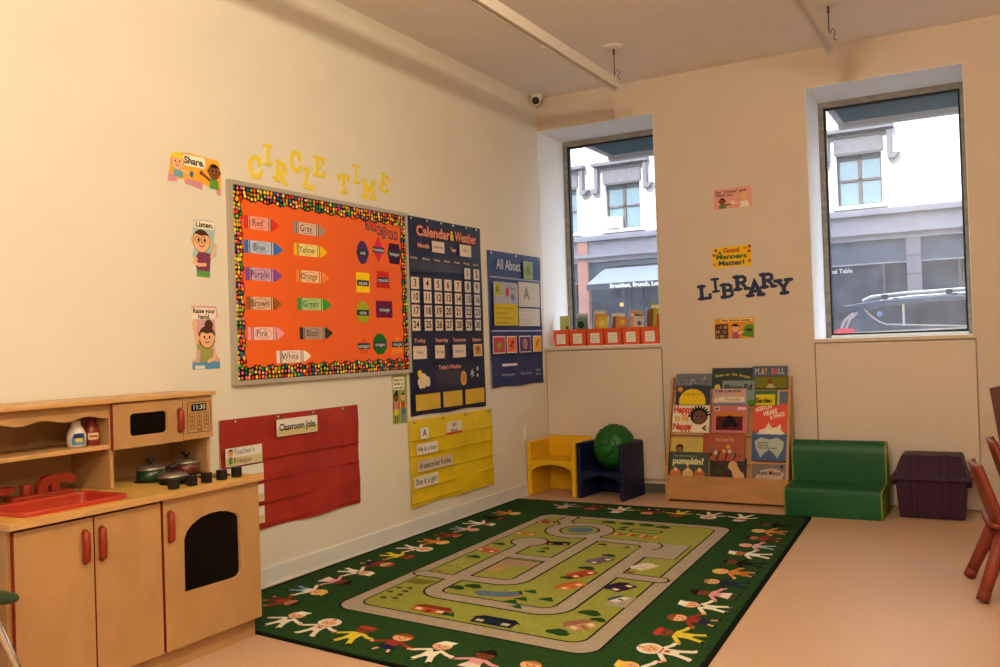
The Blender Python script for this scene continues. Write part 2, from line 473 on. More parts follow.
for i in range(n):
    a = ins[0] + (ins[1] - ins[0]) * (i + .5) / n
    for zz, sg in ((ins[2], 1), (ins[3], -1)):
        ext = 0.061 + 0.007 * sin(i * 2 * pi / 4.3)
        b.ell(LW, a, zz + sg * (ext - .004), 0.0165, 0.0165, 0.018, 0.0202, DK, 8)
        for k in range(3):
            dot(a + rnd.uniform(-.004, .004), zz + sg * (0.013 + k * (ext - .013) / 2.15) + rnd.uniform(-.003, .003))
n = 40
for i in range(n):
    c = ins[2] + bw * .9 + (ins[3] - ins[2] - 1.8 * bw) * (i + .5) / n
    for yy, sg, wd in ((ins[0], 1, .052), (ins[1], -1, .040)):
        ext = wd + 0.006 * sin(i * 2 * pi / 4.3)
        b.ell(LW, yy + sg * (ext - .002), c, 0.0165, 0.0165, 0.018, 0.0202, DK, 8)
        for k in range(3 if sg > 0 else 2):
            dot(yy + sg * (0.012 + k * (ext - .012) / (2.1 if sg > 0 else 1.1)) + rnd.uniform(-.003, .003), c + rnd.uniform(-.004, .004))
b.build('border_trim', bd)

CR = [('Red', -3.451, -3.192, 1.918, 'f2a294', 'd9352a', 'pale red paper crayon reading Red at the board top left'),
      ('Blue', -3.454, -3.167, 1.790, 'b4c6e6', '3d72c4', 'blue tipped paper crayon under the pale red one'),
      ('Purple', -3.450, -3.178, 1.647, 'c9a3c8', '8a4aa0', 'purple tipped paper crayon under the blue one'),
      ('Brown', -3.449, -3.190, 1.493, 'dfb49a', '9c5a30', 'brown tipped paper crayon under the purple one'),
      ('Pink', -3.444, -3.174, 1.333, 'f4c6c4', 'f29ab0', 'pink paper crayon under the brown one'),
      ('Gray', -3.078, -2.804, 1.926, 'd8b9a6', 'a58f84', 'grey paper crayon at the top of the second column'),
      ('Yellow', -3.078, -2.798, 1.804, 'f6e08a', 'f2c31c', 'yellow paper crayon under the grey one'),
      ('Orange', -3.066, -2.787, 1.655, 'f7c49a', 'f58a3c', 'orange tipped paper crayon under the yellow one'),
      ('Green', -3.064, -2.774, 1.498, 'a4cf86', '3c9a3a', 'green paper crayon in the second column'),
      ('Black', -3.050, -2.770, 1.333, 'b09a8c', '3a3030', 'dark tipped paper crayon under the green one'),
      ('White', -3.238, -2.965, 1.205, 'f0dcd0', 'f2e6dc', 'all white paper crayon lowest on the orange board')]
for t, a0, a1, c, pale, deep, lab in CR:
    b = MB(); h = 0.034; d = 0.0185; e = d + 0.0012
    L = a1 - a0
    b.rect(LW, a0, a0 + .024, c - h, c + h, d, e, C(deep))
    b.rect(LW, a0 + .024, a0 + L * .76, c - h, c + h, d, e, C(pale))
    b.poly(LW, [(a0 + L * .76, c - h * .93), (a0 + L * .82, c - h * .93), (a1, c - .004), (a1, c + .004), (a0 + L * .82, c + h * .93), (a0 + L * .76, c + h * .93)], d, e, C(deep))
    for q in (.024, .036, L * .69, L * .75):
        b.rect(LW, a0 + q, a0 + q + .006, c - h, c + h, e, e + .0002, C('55403a'))
    b.ell(LW, a0 + L * .42, c, .062, h * .8, e, e + .0002, C('5a463c'), 20); b.ell(LW, a0 + L * .42, c, .060, h * .74, e + .0002, e + .0004, C(pale), 20)
    b.text(LW, t, a0 + L * .38, c, .036, e + .0006, INK, 0.0, wid=.13, fit=True)
    tag(b.build('paper_crayon'), lab, 'paper crayon', 'paper crayons on the orange board')
WL = C('2a3848')
def shape(name, a, c, w, h, col, pts, lab, word):
    b = MB(); d = 0.0185
    b.poly(LW, [(a + w / 2 * x, c + h / 2 * y) for x, y in pts], d, d + .0012, col)
    ww = min(.118, w * .95 + .02)
    b.rect(LW, a - ww / 2, a + ww / 2, c - .021, c + .015, d + .0012, d + .0020, WL)
    b.text(LW, word, a, c - .003, .022, d + .0023, C('d8dde2'), .01, wid=ww * .9, fit=True)
    tag(b.build(name), lab, 'paper shape', 'paper shapes on the orange board')
circ = [(cos(2 * pi * i / 28), sin(2 * pi * i / 28)) for i in range(28)]
hexa = [(1, 0.15), (.72, 1), (-.72, 1), (-1, 0.15), (-1, -.15), (-.72, -1), (.72, -1), (1, -.15)]
octa = [(cos(pi / 8 + pi / 4 * i) * 1.05, sin(pi / 8 + pi / 4 * i) * 1.05) for i in range(8)]
rectp = [(-1, -1), (1, -1), (1, 1), (-1, 1)]
shape('paper_oval', -2.463, 1.829, .108, .145, C('4a3266'), circ, 'dark purple paper oval on the orange board', 'oval')
shape('paper_rhombus', -2.301, 1.860, .118, .165, C('d42a4e'), [(0, -1), (1, 0), (0, 1), (-1, 0)], 'pink-red paper rhombus between the oval and hexagon', 'rhombus')
shape('paper_hexagon', -2.132, 1.845, .140, .132, C('3c1638'), hexa, 'dark plum paper hexagon beside the pink rhombus', 'hexagon')
shape('paper_square', -2.469, 1.643, .130, .122, C('f7d10f'), rectp, 'bright yellow paper square on the orange board', 'square')
shape('paper_trapezoid', -2.263, 1.670, .138, .106, C('c5281a'), [(-1, -1), (1, -1), (.86, 1), (-.86, 1)], 'red paper trapezoid beside the yellow square', 'trapezoid')
shape('paper_circle', -2.478, 1.460, .134, .134, C('a5ab1c'), circ, 'olive green paper circle under the yellow square', 'circle')
shape('paper_rectangle', -2.258, 1.482, .170, .106, C('6a1444'), rectp, 'wine coloured paper rectangle beside the olive circle', 'rectangle')
shape('paper_pentagon', -2.480, 1.255, .110, .094, C('e05a30'), [(-.65, -1), (.65, -1), (1, .1), (0, 1), (-1, .1)], 'orange-red paper pentagon left of the green octagon', 'pentagon')
shape('paper_octagon', -2.314, 1.262, .146, .134, C('1c6a24'), octa, 'dark green paper octagon near the board bottom', 'octagon')
shape('paper_triangle', -2.130, 1.260, .148, .128, C('f58a24'), [(-1, -1), (1, -1), (0, 1)], 'light orange paper triangle right of the green octagon', 'triangle')
b = MB()
for k, ch in enumerate('Shapes'):
    a = -2.40 + k * .058; c = 2.012 - k * .0095 + (.005 if k % 2 else -.003)
    b.text(LW, ch, a, c, .060, .0189 + k * 1e-5, C('2a5258'), .12)
    b.text(LW, ch, a, c, .056, .0195 + k * 1e-5, C('f04a24'), .02)
tag(b.build('paper_heading'), 'dark rimmed red Shapes heading cut from paper on the board', 'heading')

LW = LW0
# ------------------------------------------------------------------ slab-serif cut-out letters
GL = {
    'C': ([[(.82, .70), (.74, .88), (.55, .97), (.32, .92), (.16, .72), (.12, .5), (.16, .28), (.32, .08), (.55, .03), (.74, .10), (.86, .28)], [(.82, .62), (.82, .92)]]),
    'I': ([[(.5, 0.05), (.5, .95)], [(.2, .06), (.8, .06)], [(.2, .94), (.8, .94)]]),
    'R': ([[(.25, .05), (.25, .95)], [(.25, .93), (.6, .93), (.76, .82), (.76, .62), (.6, .5), (.25, .5)], [(.52, .5), (.82, .07)], [(.06, .06), (.44, .06)], [(.72, .06), (.96, .06)], [(.06, .94), (.3, .94)]]),
    'L': ([[(.28, .05), (.28, .95)], [(.08, .94), (.5, .94)], [(.08, .06), (.86, .06)], [(.86, .06), (.86, .3)]]),
    'E': ([[(.28, .05), (.28, .95)], [(.08, .94), (.86, .94)], [(.08, .06), (.88, .06)], [(.28, .5), (.62, .5)], [(.86, .94), (.86, .74)], [(.88, .06), (.88, .28)]]),
    'T': ([[(.5, .05), (.5, .95)], [(.06, .92), (.94, .92)], [(.07, .92), (.07, .70)], [(.93, .92), (.93, .70)], [(.28, .06), (.72, .06)]]),
    'M': ([[(.18, .05), (.18, .95)], [(.82, .05), (.82, .95)], [(.18, .92), (.5, .4), (.82, .92)], [(.02, .06), (.36, .06)], [(.64, .06), (.98, .06)], [(.02, .94), (.2, .94)], [(.8, .94), (.98, .94)]]),
    'B': ([[(.25, .05), (.25, .95)], [(.06, .93), (.58, .93), (.74, .82), (.74, .62), (.58, .51), (.25, .51)], [(.58, .51), (.8, .4), (.8, .17), (.6, .07), (.06, .07)]]),
    'A': ([[(.16, .06), (.5, .95), (.84, .06)], [(.28, .34), (.72, .34)], [(.0, .06), (.34, .06)], [(.66, .06), (1, .06)]]),
    'Y': ([[(.5, .06), (.5, .45)], [(.5, .45), (.16, .93)], [(.5, .45), (.84, .93)], [(.0, .94), (.36, .94)], [(.64, .94), (1, .94)], [(.3, .06), (.7, .06)]]),
}
def letter(fr, ch, a, c, w, h, m, rot, lab, grp, sw=.17, d=0.0):
    b = MB(); f2 = fr.sub(a, c, 0, rot)
    for k, st in enumerate(GL[ch]):
        b.strk(f2, [((x - .5) * w, (y - .5) * h) for x, y in st], (sw if k == 0 else sw * .8) * w * 1.05, d, d + .004 + .0002 * k, m)
    tag(b.build('wall_letter'), lab, 'letter', grp)
YL = mat('pale_yellow_card', (0.80, 0.63, 0.06), 0.6, 0.3, noise=0.04, scale=10)
G1 = 'pale yellow CIRCLE TIME letters'
for ch, a, c, r, w, lab in (
        ('C', -3.357, 2.216, 0.05, .105, 'first pale yellow letter C, starting the word above the board'),
        ('I', -3.263, 2.298, 0.05, .085, 'pale yellow letter I raised beside the first C'),
        ('R', -3.16, 2.216, -.22, .11, 'pale yellow tilted letter R above the board'),
        ('C', -3.042, 2.297, 0.0, .10, 'second pale yellow letter C, right of the tilted R'),
        ('L', -2.939, 2.213, -.15, .10, 'pale yellow letter L low between a C and an E'),
        ('E', -2.846, 2.298, -.02, .105, 'pale yellow letter E ending the first word over the board'),
        ('T', -2.626, 2.23, 0.08, .105, 'pale yellow letter T starting the second word over the board'),
        ('I', -2.504, 2.306, 0.0, .085, 'pale yellow letter I raised between a T and an M'),
        ('M', -2.381, 2.229, 0.03, .125, 'pale yellow letter M in the second word over the board'),
        ('E', -2.216, 2.293, -.35, .10, 'pale yellow tilted letter E last above the board')):
    letter(LW, ch, a, c, w, .112, YL, r, lab, G1, sw=.235)
NAVY = mat('navy_card', (0.018, 0.028, 0.085), 0.6, 0.3, noise=0.06, scale=10)
G2 = 'navy LIBRARY letters'
for ch, a, c, r, w, lab in (
        ('L', 1.412, 1.589, .06, .112, 'navy letter L at the start of the library sign'),
        ('I', 1.498, 1.638, .06, .082, 'navy letter I of the library sign'),
        ('B', 1.592, 1.592, .05, .112, 'navy letter B of the library sign'),
        ('R', 1.697, 1.646, .05, .118, 'first navy letter R, between the B and the A'),
        ('A', 1.800, 1.594, .05, .125, 'navy letter A in the middle of the library sign'),
        ('R', 1.897, 1.651, .05, .118, 'second navy letter R, between the A and the Y'),
        ('Y', 2.012, 1.598, .06, .122, 'navy letter Y at the end of the library sign')):
    letter(BW, ch, a, c, w, .108, NAVY, r, lab, G2, sw=.25)

# ------------------------------------------------------------------ cartoon posters
SK1, SK2 = C('e8b48a'), C('7a4a2a')
def kidhead(b, fr, x, y, r, d, skin, hair, style='short'):
    if style in ('long', 'pony'):
        b.ell(fr, x, y + r * .1, r * 1.22, r * 1.25, d, d + .0002, hair, 16)
        if style == 'pony':
            b.ell(fr, x + r * .3, y + r * 1.45, r * .6, r * .6, d, d + .0002, hair, 12)
    b.ell(fr, x - r, y, r * .25, r * .3, d, d + .0002, skin, 8); b.ell(fr, x + r, y, r * .25, r * .3, d, d + .0002, skin, 8)
    b.ell(fr, x, y, r * 1.06, r * 1.11, d + .0001, d + .0003, C('6a4430'), 18)
    b.ell(fr, x, y, r, r * 1.05, d + .0003, d + .0005, skin, 18)
    b.poly(fr, [(x + r * 1.05 * cos(t), y + r * 1.12 * sin(t)) for t in [radians(q) for q in range(25, 160, 15)]] + [(x - r * .5, y + r * .62), (x, y + r * .5), (x + r * .55, y + r * .6)], d + .0005, d + .0007, hair)
    for sx in (-.36, .36):
        b.ell(fr, x + r * sx, y + r * .1, r * .13, r * .17, d + .0005, d + .0007, INK, 8)
    b.strk(fr, [(x - r * .35, y - r * .35), (x - r * .12, y - r * .5), (x + r * .12, y - r * .5), (x + r * .35, y - r * .35)], r * .1, d + .0005, d + .0007, C('7a2a20'), joints=False)
    b.ell(fr, x, y - r * .12, r * .12, r * .09, d + .0005, d + .0007, C('c07a5a'), 8)
GP = 'cut-out manners posters on the left wall'
# share
b = MB(); d = .0015; f = LW
b.poly(f, [(-3.905, 2.20), (-3.80, 2.215), (-3.61, 2.205), (-3.60, 2.13), (-3.605, 2.04), (-3.63, 2.03), (-3.635, 2.06), (-3.72, 2.075), (-3.725, 2.045), (-3.83, 2.065), (-3.84, 2.085), (-3.88, 2.075), (-3.935, 2.06), (-3.925, 2.11)], 0, d, C('f0a93a'))
b.poly(f, [(-3.935, 2.06), (-3.88, 2.065), (-3.88, 2.09), (-3.928, 2.10)], d, d + .0002, C('cf8fa0')); b.poly(f, [(-3.83, 2.062), (-3.725, 2.045), (-3.725, 2.08), (-3.83, 2.09)], d, d + .0002, C('cf8fa0')); b.poly(f, [(-3.63, 2.03), (-3.605, 2.03), (-3.605, 2.065), (-3.63, 2.065)], d, d + .0002, C('cf8fa0'))
b.rect(f, -3.84, -3.70, 2.150, 2.205, d, d + .0002, C('f7ecd6'), r=.015)
b.text(f, 'Share.', -3.77, 2.176, .034, d + .0005, INK, .03, wid=.125, rot=-.02)
b.poly(f, [(-3.90, 2.09), (-3.84, 2.085), (-3.845, 2.135), (-3.895, 2.14)], d + .0001, d + .0004, C('6fa0b8')); b.strk(f, [(-3.85, 2.125), (-3.80, 2.115)], .016, d, d + .0004, SK1)
b.ell(f, -3.79, 2.113, .012, .016, d, d + .0005, C('4a6a8a'), 10)
kidhead(b, f, -3.874, 2.160, .036, d + .0002, SK1, C('f2cf3a'), 'long')
b.poly(f, [(-3.68, 2.06), (-3.615, 2.055), (-3.62, 2.105), (-3.67, 2.11)], d + .0001, d + .0004, C('5f9a3a')); b.strk(f, [(-3.675, 2.10), (-3.72, 2.125)], .015, d, d + .0004, SK2); b.ell(f, -3.728, 2.128, .012, .012, d, d + .0005, SK2, 8)
kidhead(b, f, -3.645, 2.145, .036, d + .0002, SK2, C('1c1412'))
tag(b.build('manners_poster'), 'orange cut-out poster of two children reading Share', 'poster', GP)
# listen
b = MB()
b.poly(f, [(-3.786, 1.888), (-3.77, 1.895), (-3.66, 1.898), (-3.65, 1.86), (-3.66, 1.79), (-3.64, 1.77), (-3.65, 1.72), (-3.685, 1.70), (-3.69, 1.612), (-3.775, 1.615), (-3.78, 1.68), (-3.80, 1.72), (-3.78, 1.76), (-3.805, 1.80), (-3.79, 1.83)], 0, d, C('a5bfc2'))
b.rect(f, -3.782, -3.655, 1.852, 1.89, d, d + .0002, C('f2e6d2'), r=.012)
b.text(f, 'Listen.', -3.718, 1.871, .026, d + .0005, INK, .03, wid=.112)
b.poly(f, [(-3.775, 1.615), (-3.69, 1.612), (-3.692, 1.645), (-3.772, 1.648)], d, d + .0004, C('5f9a4a'))
b.poly(f, [(-3.772, 1.645), (-3.692, 1.642), (-3.685, 1.70), (-3.675, 1.725), (-3.70, 1.735), (-3.76, 1.735), (-3.785, 1.70)], d, d + .0004, C('7a3a5c'))
b.strk(f, [(-3.775, 1.70), (-3.79, 1.685), (-3.76, 1.672), (-3.72, 1.675)], .017, d + .0003, d + .0006, SK1); b.strk(f, [(-3.68, 1.715), (-3.665, 1.735), (-3.66, 1.755)], .016, d + .0003, d + .0006, SK1); b.ell(f, -3.657, 1.762, .014, .013, d + .0003, d + .0006, SK1, 10)
kidhead(b, f, -3.740, 1.790, .052, d + .0004, SK1, C('4a2f1c'))
for sx in (-.022, .016):
    b.strk(f, [(-3.742 + sx + .016 * cos(t * pi / 5), 1.796 + .016 * sin(t * pi / 5)) for t in range(10)], .003, d + .0012, d + .0014, INK, closed=True, joints=False)
tag(b.build('manners_poster'), 'pale blue cut-out poster of a boy in glasses reading Listen', 'poster', GP)
# raise your hand
b = MB()
b.poly(f, [(-3.815, 1.471), (-3.655, 1.471), (-3.65, 1.42), (-3.668, 1.40), (-3.665, 1.33), (-3.68, 1.29), (-3.66, 1.22), (-3.643, 1.205), (-3.643, 1.160), (-3.817, 1.160), (-3.817, 1.20), (-3.79, 1.215), (-3.785, 1.29), (-3.805, 1.36), (-3.80, 1.41)], 0, d, C('cfa0a8'))
b.rect(f, -3.812, -3.66, 1.405, 1.462, d, d + .0002, C('f0ddd2'), r=.014)
b.text(f, 'Raise your', -3.736, 1.445, .022, d + .0005, INK, .03, wid=.14); b.text(f, 'hand.', -3.736, 1.417, .022, d + .0005, INK, .03, wid=.075)
b.rect(f, -3.817, -3.643, 1.160, 1.195, d, d + .0003, C('5a92c0')); b.rect(f, -3.80, -3.74, 1.162, 1.178, d + .0003, d + .0005, WHITE)
b.poly(f, [(-3.775, 1.195), (-3.675, 1.195), (-3.672, 1.23), (-3.695, 1.265), (-3.74, 1.27), (-3.775, 1.30), (-3.79, 1.275), (-3.765, 1.245)], d, d + .0004, C('9a9a52'))
b.strk(f, [(-3.783, 1.29), (-3.795, 1.345), (-3.795, 1.375)], .018, d + .0001, d + .0004, SK1); b.ell(f, -3.796, 1.385, .015, .016, d + .0001, d + .0005, SK1, 10); b.strk(f, [(-3.675, 1.24), (-3.68, 1.21), (-3.715, 1.198)], .016, d + .0003, d + .0006, SK1)
kidhead(b, f, -3.722, 1.312, .045, d + .0004, SK1, C('4a2c1c'), 'pony')
tag(b.build('manners_poster'), 'pink cut-out poster of a girl with one arm up', 'poster', GP)
# hands to yourself
b = MB()
b.poly(f, [(-2.206, 1.059), (-2.038, 1.057), (-2.044, 0.743), (-2.206, 0.745), (-2.2, .9)], 0, d, C('8fa04a'))
b.rect(f, -2.196, -2.07, .962, 1.045, d, d + .0002, C('f2e8cc'), r=.014)
for k, tx in enumerate(('Keep your', 'hands to', 'yourself.')):
    b.text(f, tx, -2.134, 1.028 - k * .026, .018, d + .0005, INK, .02, wid=.105)
for x, sh, pa, sk, st in ((-2.165, 'd87a8a', 'e8d03a', SK2, 'pony'), (-2.088, 'b0542a', '4a6a8c', SK1, 'short')):
    b.poly(f, [(x - .018, .80), (x + .018, .80), (x + .020, .84), (x - .020, .84)], d, d + .0004, C(pa)); b.strk(f, [(x - .012, .80), (x - .012, .758)], .012, d, d + .0003, C(pa) if st == 'short' else sk); b.strk(f, [(x + .012, .80), (x + .012, .758)], .012, d, d + .0003, C(pa) if st == 'short' else sk)
    b.poly(f, [(x - .022, .838), (x + .022, .838), (x + .024, .885), (x - .024, .885)], d, d + .0005, C(sh)); b.strk(f, [(x - .026, .88), (x - .032, .845)], .011, d, d + .0004, sk); b.strk(f, [(x + .026, .88), (x + .032, .845)], .011, d, d + .0004, sk)
    kidhead(b, f, x, .915, .023, d + .0004, sk, C('1c1412'), st)
tag(b.build('manners_poster'), 'narrow green poster of two standing children below the board corner', 'poster', GP)
# back-wall posters
f = BW; GB = 'small posters on the back wall'
b = MB(); b.poly(f, [(1.51, 2.375), (1.80, 2.378), (1.80, 2.222), (1.51, 2.222)], 0, d, C('d99a90'))
b.text(f, 'Say "please" and', 1.64, 2.352, .020, d + .0003, INK, .02, wid=.235); b.text(f, '"thank you."', 1.595, 2.327, .020, d + .0003, INK, .02, wid=.15)
b.poly(f, [(1.545, 2.225), (1.605, 2.225), (1.60, 2.255), (1.55, 2.255)], d, d + .0003, C('5a7a4a')); kidhead(b, f, 1.575, 2.28, .024, d + .0002, SK2, C('2a1a14'))
b.poly(f, [(1.71, 2.225), (1.78, 2.225), (1.77, 2.27), (1.72, 2.27)], d, d + .0003, C('e6ddd2')); b.strk(f, [(1.715, 2.265), (1.675, 2.25)], .012, d, d + .0003, SK1); kidhead(b, f, 1.745, 2.305, .027, d + .0002, SK1, C('d8b070')); b.strk(f, [(1.60, 2.25), (1.645, 2.255)], .012, d, d + .0003, SK2)
b.ell(f, 1.655, 2.265, .02, .016, d, d + .0003, C('e8c0b8'), 10)
tag(b.build('manners_poster'), 'pink please and thank you poster, topmost on the back wall', 'poster', GB)
b = MB(); b.poly(f, [(1.482, 1.926), (1.784, 1.932), (1.780, 1.772), (1.482, 1.770)], 0, d, C('e8b81c'))
b.text(f, 'Good', 1.628, 1.900, .034, d + .0003, C('a8482a'), .05, wid=.125); b.text(f, 'Manners', 1.628, 1.852, .036, d + .0003, C('2c5a34'), .04, wid=.235); b.text(f, 'Matter!', 1.628, 1.803, .036, d + .0003, C('2c5a5a'), .04, wid=.20)
for x, z, h in ((1.51, 1.905, '6a5a8a'), (1.735, 1.91, 'd8862a'), (1.765, 1.885, 'a8482a'), (1.765, 1.812, 'b06a2a'), (1.50, 1.795, 'd07a2a'), (1.54, 1.885, '3c6a3a'), (1.77, 1.92, '8a5a2a'), (1.495, 1.87, 'b0502a')):
    b.ell(f, x, z, .013, .013, d, d + .0003, C(h), 10)
tag(b.build('manners_poster'), 'yellow Good Manners Matter poster just above the library letters', 'poster', GB)
b = MB(); b.poly(f, [(1.482, 1.375), (1.785, 1.383), (1.781, 1.222), (1.478, 1.220)], 0, d, C('d8922a'))
b.rect(f, 1.525, 1.775, 1.348, 1.376, d, d + .0002, C('eec27a'), r=.01); b.text(f, 'Put things away.', 1.65, 1.361, .018, d + .0005, INK, .02, wid=.225)
b.rect(f, 1.484, 1.585, 1.222, 1.335, d, d + .0003, C('5a2f24'))
for k in range(3):
    for q in range(6):
        b.rect(f, 1.490 + q * .015, 1.501 + q * .015, 1.230 + k * .035, 1.252 + k * .035, d + .0003, d + .0005, C(('b08a4a', '6a4a5a', '8a9a6a', 'c0a07a', '7a3a2a', '4a5a6a')[(q + k * 2) % 6]))
b.poly(f, [(1.61, 1.222), (1.67, 1.222), (1.665, 1.27), (1.615, 1.27)], d, d + .0003, C('b0587a')); b.strk(f, [(1.665, 1.26), (1.70, 1.275)], .012, d, d + .0003, SK1); kidhead(b, f, 1.64, 1.30, .026, d + .0002, SK1, C('2a1814'), 'long')
b.poly(f, [(1.69, 1.24), (1.78, 1.225), (1.78, 1.33), (1.72, 1.325), (1.695, 1.29)], d, d + .0003, C('5f8a34')); b.ell(f, 1.745, 1.285, .03, .012, d + .0003, d + .0005, C('4a3a24'), 10)
tag(b.build('manners_poster'), 'orange Put things away poster under the library letters', 'poster', GB)

# ------------------------------------------------------------------ pocket charts
LW = wallf(.013)
def sheet(b, y0, y1, z0, z1, m, d=.004, amp=.004, nx=28, nz=26, seed=1, fold=()):
    """hanging fabric with gentle waves"""
    r = random.Random(seed); ph = [r.uniform(0, 6) for _ in range(4)]
    def dep(u, v):
        k = amp * (.35 + .65 * (1 - v)) * (1.0 + sin(u * 9 + ph[0] + v * 2) * .8 + sin(u * 17 + ph[1] - v * 5) * .35) + amp * .5 * (1 + sin(v * 11 + ph[2] + u * 3))
        return d + max(0, k)
    vs = []; fs = []
    for j in range(nz + 1):
        for i in range(nx + 1):
            u, v = i / nx, j / nz
            ed = .004 * sin(u * 12 + ph[3]) if j == 0 else 0
            vs.append(LW.p(y0 + (y1 - y0) * u, z0 + (z1 - z0) * v + ed, dep(u, v)))
    for j in range(nz):
        for i in range(nx):
            a = j * (nx + 1) + i
            fs.append((a, a + 1, a + nx + 2, a + nx + 1))
    b.add(vs, fs, m, True)
    b.add([LW.p(y0, z0, .001), LW.p(y1, z0, .001), LW.p(y1, z1, .001), LW.p(y0, z1, .001)] + [LW.p(y0, z0, d), LW.p(y1, z0, d), LW.p(y1, z1, d), LW.p(y0, z1, d)],
          [(0, 1, 5, 4), (1, 2, 6, 5), (2, 3, 7, 6), (3, 0, 4, 7)], m)
def grommets(par, ys, z, d=.014):
    for y in ys:
        b = MB(); b.lathe(LW.p(y, z, d - .006), (1, 0, 0), [(.009, 0), (.009, .006), (.005, .007)], CHROME, 10); b.build('grommet', par)
CLEAR = mat('clear_pocket_vinyl', (0.5, 0.5, 0.5), 0.15, 0.6)
nt = CLEAR.node_tree; nt.nodes['Principled BSDF'].inputs['Alpha'].default_value = 0.07
def card(y0, y1, z0, z1, words, lab, grp, m=None, cat='card', d=.016, ink=None, bold=.01, name='word_card', h=None, extra=None):
    b = MB(); b.rect(LW, y0, y1, z0, z1, d, d + .001, m or WHITE, back=True)
    n = len(words)
    for k, tx in enumerate(words):
        if tx:
            hh = h or (z1 - z0) / n * .42
            zc = z1 - (z1 - z0) * (k + .5) / n
            b.text(LW, tx, (y0 + y1) / 2, zc, hh, d + .0014, ink or INK, bold, wid=(y1 - y0) * .88, fit=True)
    if extra:
        extra(b, d + .0013)
    return tag(b.build(name), lab, cat, grp)

# red classroom jobs chart
REDF = mat('red_nylon', (0.34, 0.024, 0.014), 0.5, 0.3, noise=0.18, scale=5, bump=0.15)
t = thing('pocket_chart', 'red nylon pocket chart titled Classroom Jobs beside the play kitchen', 'pocket chart', (0, -3.1, .30), 'hanging pocket charts')
b = MB(); sheet(b, -3.651, -2.552, .303, .898, REDF, amp=.006, seed=3); b.build('fabric', t)
for k in range(4):
    z = .76 - k * .115
    b = MB(); b.rect(LW, -3.645, -2.558, z - .090, z - .086, .010, .0185, REDF); b.build('pocket_seam', t)
grommets(t, (-3.55, -3.24, -2.96, -2.70), .882, .016)
GJ = 'cards in the red chart'
CREAM = mat('cream_card', (0.60, 0.49, 0.24), 0.6, 0.3, noise=0.03, scale=10)
def half(y0, y1, z0, z1):
    return lambda b, d: b.rect(LW, y0 + .003, y1 - .003, z0 + .003, (z0 + z1) / 2 - .004, d - .0003, d - .0001, CREAM)
card(-3.267, -2.94, .777, .869, ['Classroom Jobs'], 'white and tan title card reading Classroom Jobs', GJ, d=.024, bold=.03, h=.036, extra=half(-3.267, -2.94, .777, .869))
def helper(b, d):
    half(-3.633, -3.38, .663, .755)(b, d)
    kidhead(b, LW, -3.60, .728, .018, d, SK1, C('2a1c14')); b.poly(LW, [(-3.614, .675), (-3.588, .675), (-3.59, .708), (-3.612, .708)], d, d + .0004, C('4a8a4a')); b.rect(LW, -3.58, -3.565, .68, .705, d, d + .0004, C('a07a3a'))
card(-3.633, -3.38, .663, .755, ["Teacher's", 'Helper'], "white card with a small cartoon child reading Teacher's Helper", GJ, d=.024, bold=.0, h=.026, extra=helper, ink=C('4a4658'))
for k, (z, lab) in enumerate(((.566, 'white and tan job card second down in the red chart'), (.456, 'third job card down, half hidden by the kitchen counter'), (.342, 'lowest white job card in the red chart'))):
    card(-3.633, -3.374, z, z + .088, [''], lab, GJ, d=.024, extra=half(-3.633, -3.374, z, z + .088))

# calendar
BLUEF = mat('navy_nylon', (0.009, 0.012, 0.045), 0.45, 0.22, noise=0.15, scale=5, bump=0.12)
BLUEG = mat('royal_blue_nylon', (0.010, 0.025, 0.13), 0.42, 0.25, noise=0.15, scale=5, bump=0.12)
t = thing('pocket_chart', 'tall navy Calendar and Weather pocket chart beside the orange board', 'pocket chart', (0, -1.5, .76), 'hanging pocket charts')
b = MB(); sheet(b, -1.988, -1.012, .777, 2.117, BLUEF, amp=.003, seed=5)
SAL = C('d99a88'); CRM = C('e8c9a8')
d = .0125
tt = [('Calendar', -1.665, .42), ('&', -1.425, .05), ('Weather', -1.235, .30)]
for w, a, wd in tt:
    b.text(LW, w, a, 2.022, .070, d, C('8a2a24'), .075, wid=wd * 1.05); b.text(LW, w, a, 2.022, .066, d + .001, C('e8d040') if w == '&' else C('e6a08c'), .02, wid=wd)
b.text(LW, 'Month', -1.79, 1.925, .030, d, SAL, .04, wid=.14); b.text(LW, 'Year', -1.41, 1.925, .030, d, SAL, .04, wid=.09)
cols = (-1.91, -1.763, -1.629, -1.501, -1.368, -1.231, -1.101)
for a, w in zip(cols, ('Sunday', 'Monday', 'Tuesday', 'Wednesday', 'Thursday', 'Friday', 'Saturday')):
    b.text(LW, w, a, 1.837, .016, d, CRM, .01, wid=.085)
for a, w, wd in ((-1.87, 'Today', .14), (-1.60, 'Yesterday', .17), (-1.365, 'Tomorrow', .18), (-1.125, 'Season', .12)):
    b.text(LW, w, a, 1.278, .026, d, SAL, .03, wid=wd)
b.text(LW, "Today's Weather", -1.50, 1.088, .028, d, SAL, .03, wid=.30)
for sx, sz, r in ((-1.20, 1.03, .032), (-1.125, 1.062, .017), (-1.125, 1.012, .015)):
    for q in range(3):
        a = q * pi / 3 + .3
        b.strk(LW, [(sx - r * cos(a), sz - r * sin(a)), (sx + r * cos(a), sz + r * sin(a))], .006, d - .001, d, C('c8ccd8'), joints=False)
b.build('fabric', t)
for z in (1.745, 1.645, 1.55, 1.455, 1.35, 1.135, .795):
    b = MB(); b.rect(LW, -1.975, -1.025, z - .006, z - .002, .008, .0145, BLUEF); b.build('pocket_seam', t)
b = MB(); b.rect(LW, -1.975, -1.30, 1.76, 1.815, .0135, .0142, CLEAR); b.build('clear_pocket', t)
b = MB(); b.rect(LW, -1.68, -1.34, .955, 1.06, .0135, .0142, CLEAR); b.build('clear_pocket', t)
